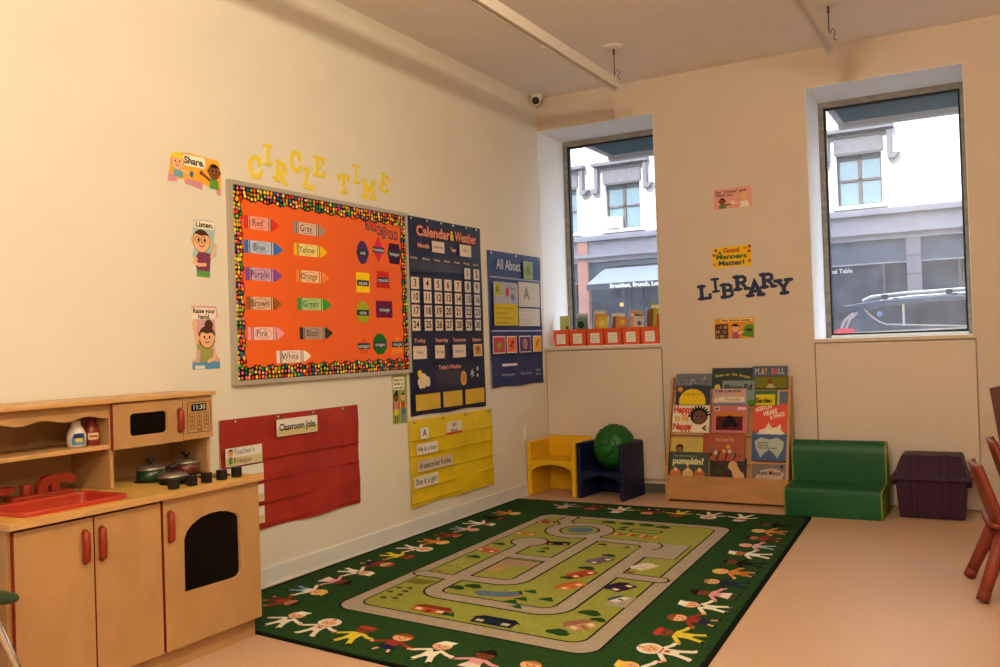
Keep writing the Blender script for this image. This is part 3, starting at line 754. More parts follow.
grommets(t, (-1.93, -1.74, -1.56, -1.40, -1.22, -1.08), 2.10, .014)
GD = 'number cards on the calendar'
num = 0
rows = (1.762, 1.665, 1.572, 1.478, 1.384)
for ri, zc in enumerate(rows):
    for ci, a in enumerate(cols):
        if ri == 0 and ci < 5:
            continue
        num += 1
        w = .047 if ci not in (5, 6) else .042
        card(a - w, a + w, zc - .039, zc + .041, [str(num)], 'small pale calendar card printed with the number %d' % num, GD, m=mat('calendar_card', (0.72, 0.58, 0.48), .5, .3, noise=.03) if ci < 5 else mat('calendar_card_cool', (0.62, 0.58, 0.56), .5, .3, noise=.03),
             d=.0148, bold=.02, h=.048, name='number_card', cat='number card')
GC = 'word cards on the calendar'
PK = mat('pink_white_card', (0.74, 0.60, 0.50), .5, .3, noise=.03)
card(-1.69, -1.533, 1.890, 1.968, ['September'], 'pale card reading September under the calendar title', GC, m=PK, d=.015, bold=.0, h=.020)
card(-1.326, -1.168, 1.888, 1.974, ['2017'], 'pale year card under the calendar title', GC, m=PK, d=.015, bold=.0, h=.022)
card(-1.957, -1.797, 1.155, 1.242, ['Friday'], 'pale card reading Friday under the word Today', GC, m=PK, d=.0155, bold=.0, h=.022)
card(-1.693, -1.573, 1.152, 1.243, ['Thursday'], 'pale card under the word Yesterday on the calendar', GC, m=PK, d=.0155, bold=.0, h=.020)
card(-1.464, -1.29, 1.152, 1.243, ['Saturday'], 'pale card reading Saturday under the word Tomorrow', GC, m=PK, d=.0155, bold=.0, h=.022)
card(-1.179, -1.054, 1.154, 1.243, [''], 'square season card with an orange tree picture on the calendar', GC, m=PK, d=.0155, extra=lambda b, d: (b.rect(LW, -1.17, -1.063, 1.162, 1.235, d, d + .0003, C('c99a4a')), b.ell(LW, -1.117, 1.21, .028, .02, d + .0003, d + .0006, C('a8622a'), 12), b.rect(LW, -1.122, -1.112, 1.17, 1.20, d + .0003, d + .0006, C('4a3020'))))
YC = mat('gold_card', (0.60, 0.40, 0.035), .5, .35, noise=.12, scale=6)
for a0, a1, tl, lab in ((-1.947, -1.650, .0, 'gold paper card in the left pocket of the calendar bottom'), (-1.611, -1.360, .0, 'gold paper card in the middle pocket of the calendar bottom'), (-1.318, -1.046, .0, 'gold paper card in the right pocket of the calendar bottom')):
    card(a0, a1, .808, .916, [''], lab, 'gold pocket cards', m=YC, d=.0175)
b = MB()
for x, z, r in ((-1.885, 1.00, .030), (-1.845, 1.025, .036), (-1.80, 1.005, .034), (-1.845, .985, .032), (-1.88, .975, .022), (-1.79, .985, .024)):
    b.ell(LW, x, z, r, r * .9, .015, .0162, mat('cream_felt', (0.72, 0.60, 0.42), .7, .2, noise=.04), 16)
tag(b.build('felt_cloud'), 'cream cloud cut-out on the weather part of the calendar', 'cloud')
b = MB(); b.ell(LW, -1.885, 1.055, .026, .026, .0143, .0150, C('e8c828'), 16); tag(b.build('felt_sun'), 'yellow sun disc peeking behind the cream cloud', 'sun')
b = MB(); b.ell(LW, -1.329, 1.0, .040, .052, .015, .0162, C('dcb478'), 20); b.ell(LW, -1.329, 1.0, .030, .040, .0162, .0165, C('c8862a'), 20); tag(b.build('weather_disc'), 'tan oval weather token right of the empty clear pocket', 'token')

# all about chart
t = thing('pocket_chart', 'royal blue All About pocket chart beside the left window', 'pocket chart', (0, -.46, .9), 'hanging pocket charts')
b = MB(); sheet(b, -.912, -.024, .902, 1.966, BLUEG, amp=.005, seed=9)
LB = C('c8d2e0')
d = .018
b.text(LW, 'All About', -.595, 1.862, .080, d, LB, .01, wid=.40)
for z in (1.760, 1.341):
    b.rect(LW, -.90, -.035, z - .006, z + .006, d - .004, d, C('9aa6c4'))
b.text(LW, 'Drawing Line', -.655, .995, .020, d, LB, .0, wid=.20); b.text(LW, 'Picto Cards', -.355, .995, .022, d, LB, .0, wid=.19)
b.text(LW, 'Letter', -.135, 1.015, .020, d, LB, .0, wid=.085); b.text(LW, 'Cards', -.135, .978, .020, d, LB, .0, wid=.085)
b.build('fabric', t)
for z in (1.37, 1.155, .93):
    b = MB(); b.rect(LW, -.905, -.03, z - .006, z - .002, .012, .0195, BLUEG); b.build('pocket_seam', t)
grommets(t, (-.87, -.47, -.07), 1.945, .019)
GA = 'cards in the blue chart'
d0 = .0195
def scrib(y0, y1, z0, z1, n, col):
    def fn(b, d):
        for k in range(n):
            z = z1 - (z1 - z0) * (k + .6) / n
            w = (y1 - y0) * (.75 if k % 2 == 0 else .5)
            b.strk(LW, [(y0 + .03 + w * q / 8, z + .007 * (-1) ** q) for q in range(9)], .005, d, d + .0002, C(col), joints=False)
    return fn
def letterpic(a, c, h, ch, col):
    return lambda b, d: b.text(LW, ch, a, c, h, d, C(col), .03)
card(-.350, -.180, 1.768, 1.916, ['A'], 'pale green card with a letter A beside the words All About', GA, m=C('98a67c'), d=d0, h=.09, ink=C('5a8a3a'))
card(-.857, -.462, 1.548, 1.726, [''], 'pale card of small pictures with a yellow corner in the blue chart', GA, m=C('a8aab8'), d=d0, extra=lambda b, d: (b.rect(LW, -.84, -.74, 1.62, 1.715, d, d + .0002, C('b5b52c')), b.text(LW, 'A', -.795, 1.665, .06, d + .0004, C('4a6a2a'), .02), b.ell(LW, -.64, 1.65, .03, .04, d, d + .0002, C('b04a4a'), 10), b.ell(LW, -.55, 1.61, .035, .03, d, d + .0002, C('6a7aa0'), 10), b.strk(LW, [(-.6, 1.7), (-.56, 1.67), (-.5, 1.69)], .01, d, d + .0002, C('7a7a7a'))))
card(-.862, -.470, 1.384, 1.555, [''], 'yellow handwritten paper in the blue chart', GA, m=C('c9b21c'), d=d0 + .002, extra=scrib(-.862, -.47, 1.39, 1.54, 4, '6a5f1c'))
card(-.448, -.070, 1.538, 1.742, [''], 'pale card with the letter A in the upper right of the blue chart', GA, m=C('c2bcb4'), d=d0, extra=letterpic(-.31, 1.645, .10, 'A', '7a7a80'))
card(-.452, -.080, 1.380, 1.526, [''], 'plain white lined paper under the letter card in the blue chart', GA, m=C('c6c0b8'), d=d0, extra=scrib(-.45, -.08, 1.39, 1.52, 4, 'b0a8a8'))
def pic(kind, a, c):
    def fn(b, d):
        if kind == 'apple':
            b.ell(LW, a, c - .01, .035, .03, d + .0003, d + .0006, C('8a9a3a'), 14); b.strk(LW, [(a, c + .02), (a + .01, c + .04)], .007, d + .0003, d + .0006, C('3a2a1a'))
        elif kind == 'ant':
            for q, r in ((-.02, .012), (0, .01), (.022, .015)):
                b.ell(LW, a + q, c + q * .8, r, r, d + .0003, d + .0006, C('3a1a14'), 10)
            for q in (-.025, 0, .025):
                b.strk(LW, [(a + q, c - .03), (a, c), (a + q, c + .035)], .004, d + .0003, d + .0006, C('3a1a14'), joints=False)
        elif kind == 'arm':
            b.ell(LW, a, c, .035, .042, d + .0003, d + .0006, C('c8a08a'), 14); b.ell(LW, a, c, .022, .028, d + .0006, d + .0009, C('8a6a4a'), 14)
        else:
            b.poly(LW, [(a - .02, c - .03), (a + .03, c + .03), (a + .01, c + .035), (a - .028, c - .015)], d + .0003, d + .0006, C('6a4a24'))
    return fn
for (y0, y1, h, kd, lab) in ((-.893, -.695, 'b8424e', 'apple', 'red picture card with a green fruit in the blue chart'), (-.672, -.506, 'd8683a', 'ant', 'orange picture card with a dark insect in the blue chart'),
                            (-.464, -.258, '5c3a6c', 'arm', 'purple picture card in the blue chart'), (-.221, -.065, 'e0a42a', 'z', 'yellow-orange picture card nearest the window in the blue chart')):
    def fn(b, d, y0=y0, y1=y1, h=h, kd=kd):
        b.rect(LW, y0 + .008, y1 - .008, 1.172, 1.292, d, d + .0003, C(h)); pic(kd, (y0 + y1) / 2, 1.235)(b, d)
    card(y0, y1, 1.165, 1.300, [''], lab, GA, d=d0, extra=fn, name='picture_card', cat='picture card')
card(-.757, -.508, 1.063, 1.082, [''], 'thin white paper strip low in the blue chart', GA, d=d0, name='paper_strip', cat='paper strip')

# yellow sentence chart
YELF = mat('yellow_nylon', (0.72, 0.52, 0.012), 0.4, 0.45, noise=0.12, scale=5, bump=0.15)
t = thing('pocket_chart', 'yellow pocket chart with sentence strips low on the left wall', 'pocket chart', (0, -1.47, .17), 'hanging pocket charts')
b = MB(); sheet(b, -2.026, -.927, .176, .750, YELF, amp=.007, seed=13); b.build('fabric', t)
for z in (.62, .52, .40, .30, .21):
    b = MB(); b.rect(LW, -2.02, -.935, z - .006, z - .002, .012, .021, YELF); b.build('pocket_seam', t)
grommets(t, (-1.97, -1.62, -1.32, -.99), .735, .018)
GY = 'sentence strips in the yellow chart'
d1 = .026
card(-1.919, -1.82, .618, .694, ['A'], 'small white card reading A at the yellow chart top', GY, d=d1, h=.048)
card(-1.597, -1.393, .617, .702, ['Sight', 'Words'], 'red edged white card of words at the yellow chart top', GY, m=C('d8cfc4'), d=d1, h=.024, ink=C('3a3a4a'), extra=lambda b, d: b.rect(LW, -1.597, -1.393, .617, .630, d, d + .0003, C('b8402a')))
card(-1.965, -1.72, .516, .588, ['He is a boy'], 'white strip reading He is a boy in the yellow chart', GY, d=d1, h=.036)
card(-1.965, -1.53, .402, .477, ['A square has 4 sides'], 'longest white strip, about a square, in the yellow chart', GY, m=C('c9b8a8'), d=d1, h=.036)
card(-2.004, -1.726, .300, .377, ['She is a girl'], 'white strip reading She is a girl, lowest in the yellow chart', GY, d=d1, h=.038)

LW = LW0
# ------------------------------------------------------------------ play kitchen
K = thing('play_kitchen', 'wooden toy kitchen with red handles, red sink and oven against the left wall', 'play kitchen', (.29, -4.53, 0))
YL0, YR0, YD = -5.100, -3.972, -4.487
b = MB(); b.box(.04, .53, YL0 + .02, YR0 - .012, 0, .082, BIRCH)
b.build('plinth', K)
b = MB()
b.box(.02, .545, YL0, YL0 + .018, .082, .675, BIRCH); b.box(.02, .545, YR0 - .018, YR0, .082, .675, BIRCH)
b.box(.02, .545, YD - .008, YD + .008, .10, .675, BIRCH); b.box(.02, .545, YL0 + .018, YR0 - .018, .082, .10, BIRCH); b.box(.02, .035, YL0 + .018, YR0 - .018, .10, .675, BIRCH)
b.box(.035, .50, YD + .008, YR0 - .018, .32, .335, BIRCH)
b.build('carcass', K, bevel=.003)
KX = Fr((.565, 0, 0), (0, 1, 0), (0, 0, 1))
def door(nm, a0, a1, z0, z1, hole=None, x0=.545, x1=.565):
    b = MB(); f = Fr((x0, 0, 0), (0, 1, 0), (0, 0, 1)); T = x1 - x0
    if hole is None:
        b.rect(f, a0, a1, z0, z1, 0, T, BIRCH, back=True, ms=KRED)
        for pts in ():
            pass
    else:
        # front face with an opening: bridge the outer rectangle to the hole outline
        out = [(a0, z0), (a1, z0), (a1, z1), (a0, z1)]
        n = len(hole)
        cx = sum(p[0] for p in hole) / n; cz = sum(p[1] for p in hole) / n
        def ray_out(p):
            dx, dz = p[0] - cx, p[1] - cz
            s = min([q for q in ((a1 - cx) / dx if dx > 1e-9 else 9e9, (a0 - cx) / dx if dx < -1e-9 else 9e9, (z1 - cz) / dz if dz > 1e-9 else 9e9, (z0 - cz) / dz if dz < -1e-9 else 9e9)])
            return (cx + dx * s, cz + dz * s)
        ro = [ray_out(p) for p in hole]
        for i in range(n):
            j = (i + 1) % n
            q = [hole[i], ro[i]]
            e0, e1 = ro[i], ro[j]
            for c in out:   # pass round a corner when the two ends lie on different sides
                on0 = lambda e: (abs(e[0] - c[0]) < 1e-6, abs(e[1] - c[1]) < 1e-6)
                s0, s1 = on0(e0), on0(e1)
                if (s0[0] and not s0[1] and s1[1] and not s1[0]) or (s0[1] and not s0[0] and s1[0] and not s1[1]):
                    q.append(c)
            q += [ro[j], hole[j]]
            for dd, flip in ((T, False), (0, True)):
                b.poly(f, q, dd, dd, BIRCH)
            b.add([f.p(*hole[i], 0), f.p(*hole[i], T), f.p(*hole[j], T), f.p(*hole[j], 0)], [(0, 1, 2, 3)], BIRCHH)
        for (p, q) in zip(out, out[1:] + out[:1]):
            b.add([f.p(*p, 0), f.p(*q, 0), f.p(*q, T), f.p(*p, T)], [(0, 1, 2, 3)], KRED)
    ob = b.build(nm, K)
    return ob
def handle(par, a, z0, z1, x=.565, w=.014):
    b = MB(); b.tube([(x + .002, a, z0), (x + .012, a, z0 + .006), (x + .014, a, (z0 + z1) / 2), (x + .012, a, z1 - .006), (x + .002, a, z1)], [w * .75, w, w, w, w * .75], KRED, 12)
    h = b.build('handle', par); h['label'] = 'red rounded door handle'
d1_ = door('door', -5.084, -4.790, .100, .664); handle(d1_, -4.827, .512, .620)
d2_ = door('door', -4.784, -4.496, .085, .664); handle(d2_, -4.760, .510, .620)
ov = [(-4.388, .292), (-4.13, .286), (-4.105, .290), (-4.092, .302), (-4.088, .32), (-4.090, .535), (-4.105, .553), (-4.15, .572), (-4.20, .581), (-4.25, .581), (-4.30, .573), (-4.345, .553), (-4.372, .53), (-4.386, .50)]
d3_ = door('oven_door', -4.484, -3.975, .084, .675, ov); handle(d3_, -4.456, .510, .621)
b = MB(); b.rect(Fr((.550, 0, 0), (0, 1, 0), (0, 0, 1)), -4.42, -4.06, .26, .61, 0, .002, BLKG, back=True); o_ = b.build('oven_window', d3_); o_['label'] = 'arched oven window with its dark inside painted black'
# countertop
b = MB()
pts = rrect(-5.098, -3.966, .012, .588, .02)
Zf = Fr((0, 0, .676), (0, 1, 0), (-1, 0, 0)); assert True
fz = Fr((0, 0, 0), (1, 0, 0), (0, 1, 0))
SX0, SX1, SY0, SY1 = .262, .535, -5.03, -4.600
def slab(z0, z1, m, hole):
    x0, x1, y0, y1 = .012, .588, -5.112, -3.966
    for q in ((x0, x1, hole[3], y1), (x0, hole[0], y0, hole[3]), (hole[1], x1, y0, hole[3]), (hole[0], hole[1], y0, hole[2])):
        b.box(q[0], q[1], q[2], q[3], z0, z1, m)
slab(.676, .698, BIRCHH, (SX0 + .02, SX1 - .02, SY0 + .02, SY1 - .02))
x0, x1, y0, y1 = .014, .580, -5.104, -3.974
for q in ((x0, x1, SY1 - .02, y1), (x0, SX0 + .02, y0, SY1 - .02), (SX1 - .02, x1, y0, SY1 - .02), (SX0 + .02, SX1 - .02, y0, SY0 + .02)):
    b.box(q[0], q[1], q[2], q[3], .698, .7005, LAMI)
b.build('countertop', K, bevel=.0)
# sink
b = MB()
ro_ = rrect(SX0, SX1, SY0, SY1, .04); ri_ = rrect(SX0 + .022, SX1 - .022, SY0 + .022, SY1 - .022, .03); rb_ = rrect(SX0 + .04, SX1 - .04, SY0 + .04, SY1 - .04, .03)
n = len(ro_)
rings = [(ro_, .700), (ro_, .712), ([(p[0] * .85 + q[0] * .15, p[1] * .85 + q[1] * .15) for p, q in zip(ro_, ri_)], .717), (ri_, .715), (ri_, .705), (rb_, .60)]
vs = [(p[0], p[1], z) for R_, z in rings for p in R_]
fs = [(j * n + i, j * n + (i + 1) % n, (j + 1) * n + (i + 1) % n, (j + 1) * n + i) for j in range(len(rings) - 1) for i in range(n)]
fs.append(tuple((len(rings) - 1) * n + i for i in range(n)))
b.add(vs, fs, SRED, True)
o_ = b.build('sink_basin', K); o_['label'] = 'red plastic sink basin'
# tap
tp = MB(); tp.box(.140, .205, -4.858, -4.606, .700, .721, KRED); tap = tp.build('tap_base', K, bevel=.006); tap['label'] = 'red wooden tap block'
b = MB(); b.cyl((.172, -4.785, .720), (.172, -4.785, .760), .0205, KRED, n=18); b.build('tap_handle', tap, bevel=.003)
b = MB(); f = Fr((.157, 0, 0), (0, 1, 0), (0, 0, 1))
b.poly(f, [(-4.746, .722), (-4.744, .745), (-4.735, .765), (-4.715, .779), (-4.69, .785), (-4.64, .786), (-4.605, .779), (-4.585, .764), (-4.583, .752), (-4.592, .744), (-4.61, .746), (-4.63, .752), (-4.655, .753), (-4.657, .722), (-4.690, .722), (-4.690, .752), (-4.700, .748), (-4.706, .735), (-4.706, .722)], 0, .03, KRED, back=True)
b.build('tap_spout', tap, bevel=.004)
# upper unit
b = MB()
b.box(.012, .305, -5.115, -3.957, 1.048, 1.066, BIRCHH); b.build('top_board', K, bevel=.004)
b = MB()
b.box(.012, .024, YL0, YR0, .700, 1.048, BIRCH)
b.build('back_panel', K)
b = MB(); b.box(.024, .272, YR0 - .016, YR0, .7005, 1.048, BIRCH); b.build('side_panel', K, bevel=.003)
b = MB(); b.box(.024, .272, YL0, YL0 + .016, .7005, 1.048, BIRCH); b.build('side_panel', K, bevel=.003)
b = MB(); b.box(.024, .272, -4.492, -4.474, .7005, 1.048, BIRCH); b.build('divider', K, bevel=.003)
b = MB(); b.box(.024, .272, YL0 + .016, -4.492, .863, .881, BIRCHH); b.build('shelf_board', K, bevel=.004)
b = MB(); pts = [(-4.492, 1.047), (YL0 + .016, 1.047)]
for i in range(41):
    u = i / 40; pts.append((YL0 + .016 + (-4.492 - YL0 - .016) * u, .995 + .0075 * cos(u * 2 * pi * 3.15 + 2.2) ))
b.poly(Fr((.255, 0, 0), (0, 1, 0), (0, 0, 1)), pts, 0, .014, BIRCH, back=True); b.build('valance', K)
b = MB(); b.box(.024, .272, -4.474, YR0 - .016, .862, .876, BIRCH); b.build('microwave_base', K)
md = door('microwave_door', -4.487, -4.138, .858, 1.043, rrect(-4.407, -4.219, .905, .998, .016, 3), .272, .290)
b = MB(); b.rect(Fr((.276, 0, 0), (0, 1, 0), (0, 0, 1)), -4.43, -4.20, .89, 1.015, 0, .002, BLKG, back=True); b.build('microwave_window', md)
handle(md, -4.156, .906, .995, .290, .015)
b = MB(); PX = Fr((.272, 0, 0), (0, 1, 0), (0, 0, 1))
b.rect(PX, -4.134, YR0 + .004, .860, 1.046, 0, .018, BIRCH, back=True)
b.strk(PX, rrect(-4.110, -3.980, .888, 1.022, .01, 3), .0028, .018, .0186, C('3a2414'), closed=True, joints=False)
b.rect(PX, -4.088, -4.003, .982, 1.014, .018, .0188, C('141210'), r=.005)
b.text(PX, '11:30', -4.045, .998, .020, .0192, C('cfd8d0'), .01, wid=.066)
for ci in range(3):
    for ri in range(4):
        a, c = -4.085 + ci * .040, .967 - ri * .019
        b.strk(PX, rrect(a - .013, a + .013, c - .007, c + .007, .003, 2), .0018, .018, .0186, C('3a2414'), closed=True, joints=False)
        if ri < 3:
            b.text(PX, str(ri * 3 + ci + 1), a, c, .008, .0188, C('3a2414'), .02)
b.text(PX, 'START', -4.045, .897, .008, .0188, C('3a2414'), .02)
b.build('control_panel', K)
for y in (-4.399, -4.308, -4.230, -4.148, -4.064):
    b = MB(); b.box(.512, .546, y - .017, y + .017, .7005, .7435, BLACK); o_ = b.build('stove_knob', K, bevel=.004); o_['label'] = 'black square stove knob'
for x, y in ((.235, -4.268), (.215, -4.058), (.40, -4.272), (.40, -4.07)):
    b = MB(); b.lathe((x, y, .7005), (0, 0, 1), [(.070, 0), (.070, .0015), (.055, .002)], BLACK, 24); b.build('burner', K)
# pots
def pot(nm, x, y, r, h, m, lab, hd, rimm=STEEL):
    z = .703
    t = thing(nm, lab, 'toy pot', (x, y, z), 'toy pots on the play stove')
    b = MB(); b.lathe((x, y, z), (0, 0, 1), [(r * .92, 0), (r, .006), (r, h), (r * .95, h), (r * .93, .008), (0, .008)], m, 28); b.build('pan_body', t)
    b = MB(); b.lathe((x, y, z + h), (0, 0, 1), [(r * 1.03, -.004), (r * 1.05, .002), (r * .95, .008), (r * .6, .016), (r * .15, .021), (0, .021)], rimm, 28); l = b.build('lid', t)
    b = MB(); b.lathe((x, y, z + h + .020), (0, 0, 1), [(.008, 0), (.008, .010), (.017, .014), (.018, .024), (.013, .028), (0, .028)], BLACK, 14); b.build('lid_knob', l)
    if hd:
        b = MB(); e = Vector((x, y, z + h * .75)); dv = Vector(hd).normalized()
        b.tube([e + dv * r * .95, e + dv * (r + .03), e + dv * (r + .10) + Vector((0, 0, -.006))], [.007, .009, .010], BLACK, 10); b.build('pan_handle', t)
GRNP = mat('green_enamel', (0.008, 0.034, 0.013), .3, .5, noise=.04)
REDP = mat('dark_red_enamel', (0.10, 0.012, 0.008), .3, .5, noise=.04)
pot('toy_saucepan', .235, -4.268, .058, .050, GRNP, 'dark green toy saucepan with a steel lid on the stove', None)
pot('toy_saucepan', .215, -4.058, .056, .050, REDP, 'dark red toy saucepan with a steel lid on the stove', (-.1, -1, 0))
pot('toy_frying_pan', .375, -4.272, .060, .026, BLACK, 'low black toy pan with a lid in front of two saucepans', (-1, .9, 0))
# bottles
t = thing('toy_bottle', 'white toy bottle with a blue label on the kitchen shelf', 'toy bottle', (.2, -4.585, .881), 'toy bottles on the kitchen shelf')
b = MB(); WB = mat('white_bottle_plastic', (.68, .60, .52), .35, .4, noise=.02)
b.lathe((.2, -4.588, .8815), (0, 0, 1), [(.030, 0), (.035, .006), (.036, .045), (.030, .066), (.019, .082), (.017, .098), (.018, .104), (0, .104)], WB, 24); bb = b.build('bottle_body', t)
b = MB(); f = Fr((.2, -4.588, .8815), (-.3, .95, 0), (0, 0, 1))
def curved_label(b, y, z0, z1, r, m, half=.75, up=None, cx=.2, face=-.35, o=.0007):
    n = 8; vs = []; fs = []
    for i in range(n + 1):
        a = face - half + 2 * half * i / n
        tt_ = 1 - abs(2 * i / n - 1) ** 2 * .35 if up else 1
        for z in (z0, z0 + (z1 - z0) * tt_):
            vs.append((cx + (r + o) * cos(a), y + (r + o) * sin(a), z))
    for i in range(n):
        fs.append((2 * i, 2 * i + 2, 2 * i + 3, 2 * i + 1))
    b.add(vs, fs, m)
curved_label(b, -4.588, .892, .938, .0358, C('5a8ab0'), up=True)
curved_label(b, -4.588, .918, .936, .0358, C('2a3a6a'), .55, o=.0011)
curved_label(b, -4.588, .904, .918, .0358, C('d8b83a'), .35, o=.0013)
b.build('bottle_label', t)
t = thing('toy_bottle', 'red toy bottle beside the white one on the kitchen shelf', 'toy bottle', (.2, -4.525, .881), 'toy bottles on the kitchen shelf')
b = MB(); b.lathe((.2, -4.520, .8815), (0, 0, 1), [(.026, 0), (.029, .005), (.030, .055), (.024, .075), (.014, .092), (.014, .108), (0, .108)], mat('ketchup_red', (.20, .022, .012), .3, .5, noise=.03), 24); b.build('bottle_body', t)
b = MB(); curved_label(b, -4.520, .905, .932, .0295, C('cfb48a')); curved_label(b, -4.520, .915, .922, .0295, C('8a2a1c'), .5, o=.0012); b.build('bottle_label', t)
# red utensil at the left end
t = thing('toy_scoop', 'flat red toy scoop standing up by the sink at the photo edge', 'toy scoop', (.17, -4.90, .70))
b = MB(); b.cyl((.17, -4.905, .7005), (.17, -4.905, .742), .010, KRED, n=12); b.build('stem', t)
b = MB(); b.poly(Fr((.13, 0, 0), (0, 1, 0), (0, 0, 1)), [(-4.99, .775), (-4.86, .757), (-4.838, .762), (-4.862, .738), (-4.92, .735), (-4.99, .745)], 0, .07, KRED, back=True); b.build('scoop_head', t, bevel=.006)

# ------------------------------------------------------------------ rug
RFL, RFR, RNL, RNR = (0.017, -0.590), (2.262, -0.590), (0.085, -3.925), (2.447, -4.180)
RW, RL = 2.33, 3.5
class RugFr:
    def p(s, a, b, d=0.0):
        u, v = a / RW, b / RL
        x = (1 - u) * (1 - v) * RFL[0] + u * (1 - v) * RFR[0] + (1 - u) * v * RNL[0] + u * v * RNR[0]
        y = (1 - u) * (1 - v) * RFL[1] + u * (1 - v) * RFR[1] + (1 - u) * v * RNL[1] + u * v * RNR[1]
        return Vector((x, y, d))
class Flip:
    """rug frame seen from above: b grows towards the room, so mirror the winding"""
    def __init__(s, f): s.f = f
    def p(s, a, b, d=0.0): return s.f.p(a, -b, d)
RG = RugFr()
class SlabFr(RugFr):
    def p(s, a, b, d=0.0):
        q = RugFr.p(s, a, b, d)
        return q - Vector((.040 * (1 - a / RW) * (b / RL), 0, 0))      # woven edge runs tight along the baseboard
class RF:
    def __init__(s, a=0, b=0, ux=(1, 0), vx=(0, 1)):
        s.a, s.b, s.ux, s.vx = a, b, ux, vx
    def p(s, x, y, d=0.0):
        return RG.p(s.a + s.ux[0] * x + s.vx[0] * y, s.b + s.ux[1] * x + s.vx[1] * y, d)
def rc(h, nz=.12):
    return mat('rug_' + h, h, .95, .05, noise=nz, scale=60)
RGREEN = mat('rug_border_green', (0.017, 0.050, 0.013), .95, .05, noise=.18, scale=45)
REDGE = mat('rug_edging', (0.004, 0.006, 0.004), .95, .05, noise=.2, scale=45)
RGRASS = mat('rug_grass_green', (0.255, 0.270, 0.050), .95, .05, noise=.12, scale=45)
ROAD = mat('rug_road_grey', (0.33, 0.275, 0.215), .95, .05, noise=.10, scale=45)
RLINE = mat('rug_black_line', (0.010, 0.008, 0.006), .95, .05, noise=.1, scale=45)
TOP = .0070
rug = MB(); F = SlabFr()
pts = rrect(0, RW, 0, RL, .03, 3)
rug.poly(F, pts, .0005, TOP, RGREEN, ms=REDGE)
for q in ([(0.012, 0.0), (0.012, RL)], [(RW - .012, 0), (RW - .012, RL)], [(0, .012), (RW, .012)], [(0, RL - .012), (RW, RL - .012)]):
    rug.strk(F, q, .024, TOP + .0002, TOP + .0002, REDGE, joints=False)
F = RF()
z = [TOP + .0004 * k for k in range(0, 12)]
OUT = (.505, 1.893, .530, 3.030); INN = (.588, 1.803, .605, 2.925)
rug.poly(F, rrect(OUT[0] - .012, OUT[1] + .012, OUT[2] - .012, OUT[3] + .012, .11, 6), z[1], z[1], RLINE)
rug.poly(F, rrect(*OUT, .10, 6), z[2], z[2], ROAD)
rug.poly(F, rrect(INN[0] - .010, INN[1] + .010, INN[2] - .010, INN[3] + .010, .085, 6), z[3], z[3], RLINE)
rug.poly(F, rrect(*INN, .075, 6), z[4], z[4], RGRASS)
def arc(cx, cy, r, a0, a1, n=7):
    return [(cx + r * cos(radians(a0 + (a1 - a0) * i / n)), cy + r * sin(radians(a0 + (a1 - a0) * i / n))) for i in range(n + 1)]
roads = []
LXm, MXm, RXm = .805, 1.147, 1.550
roads.append([(LXm, 1.42)] + [(LXm, 2.53)] + arc(LXm + .10, 2.53, .10, 180, 90) + [(RXm - .12, 2.63)] + arc(RXm - .12, 2.51, .12, 90, 0) + [(RXm, 1.28)] + arc(RXm - .11, 1.275, .11, 0, -90) + [(MXm, 1.162)])
roads.append([(LXm, 2.30)] + [(MXm - .11, 2.29)] + arc(MXm - .11, 2.18, .11, 90, 0) + [(MXm, 1.16), (1.10, 1.06)])
roads.append([(.575, 2.322), (LXm, 2.322)])
roads.append([(LXm, 1.755), (MXm, 1.755)])
roads.append([(RXm, 1.897), (1.82, 1.897)])
roads.append([(.745, .59), (.745, .72), (.80, .80)])
roads.append(arc(.965, .965, .185, 0, 360, 22))
for k, pts in enumerate(roads):
    rug.strk(F, pts, .113, z[5] + k * 3e-5, z[5] + k * 3e-5, RLINE)
rug.ell(F, LXm - .01, 1.39, .128, .128, z[5], z[5], RLINE, 22)
for k, pts in enumerate(roads):
    rug.strk(F, pts, .088, z[6] + k * 3e-5, z[6] + k * 3e-5, ROAD)
rug.ell(F, LXm - .01, 1.39, .115, .115, z[6], z[6], ROAD, 22)
rug.rect(F, 1.50, 1.775, 1.125, 1.475, z[5], z[5], ROAD)
rug.strk(F, [(1.775, 1.12), (1.775, 1.475), (1.60, 1.48)], .008, z[7], z[7], RLINE); rug.strk(F, arc(1.50, 1.22, .12, -55, 40), .012, z[7], z[7], RLINE)
rug.rect(F, .865, 1.10, 1.835, 1.965, z[5], z[5], rc('9a8468')); rug.rect(F, .855, 1.10, 1.825, 1.835, z[6], z[6], RLINE); rug.rect(F, .855, .862, 1.83, 2.24, z[6], z[6], RLINE)
rug.rect(F, 1.70, 1.81, 2.235, 2.40, z[5], z[5], ROAD)
rug.strk(F, rrect(1.28, 1.50, .79, .875, .04, 4), .012, z[5], z[5], RLINE, closed=True)
YD_ = rc('b8a048')
for pts in roads[:2]:
    for p, q in zip(pts, pts[1:]):
        n_ = int(math.hypot(q[0] - p[0], q[1] - p[1]) / .07)
        for k in range(n_):
            a_, b_ = (k + .25) / n_, (k + .65) / n_
            rug.strk(F, [(p[0] + (q[0] - p[0]) * a_, p[1] + (q[1] - p[1]) * a_), (p[0] + (q[0] - p[0]) * b_, p[1] + (q[1] - p[1]) * b_)], .007, z[7], z[7], YD_, joints=False)
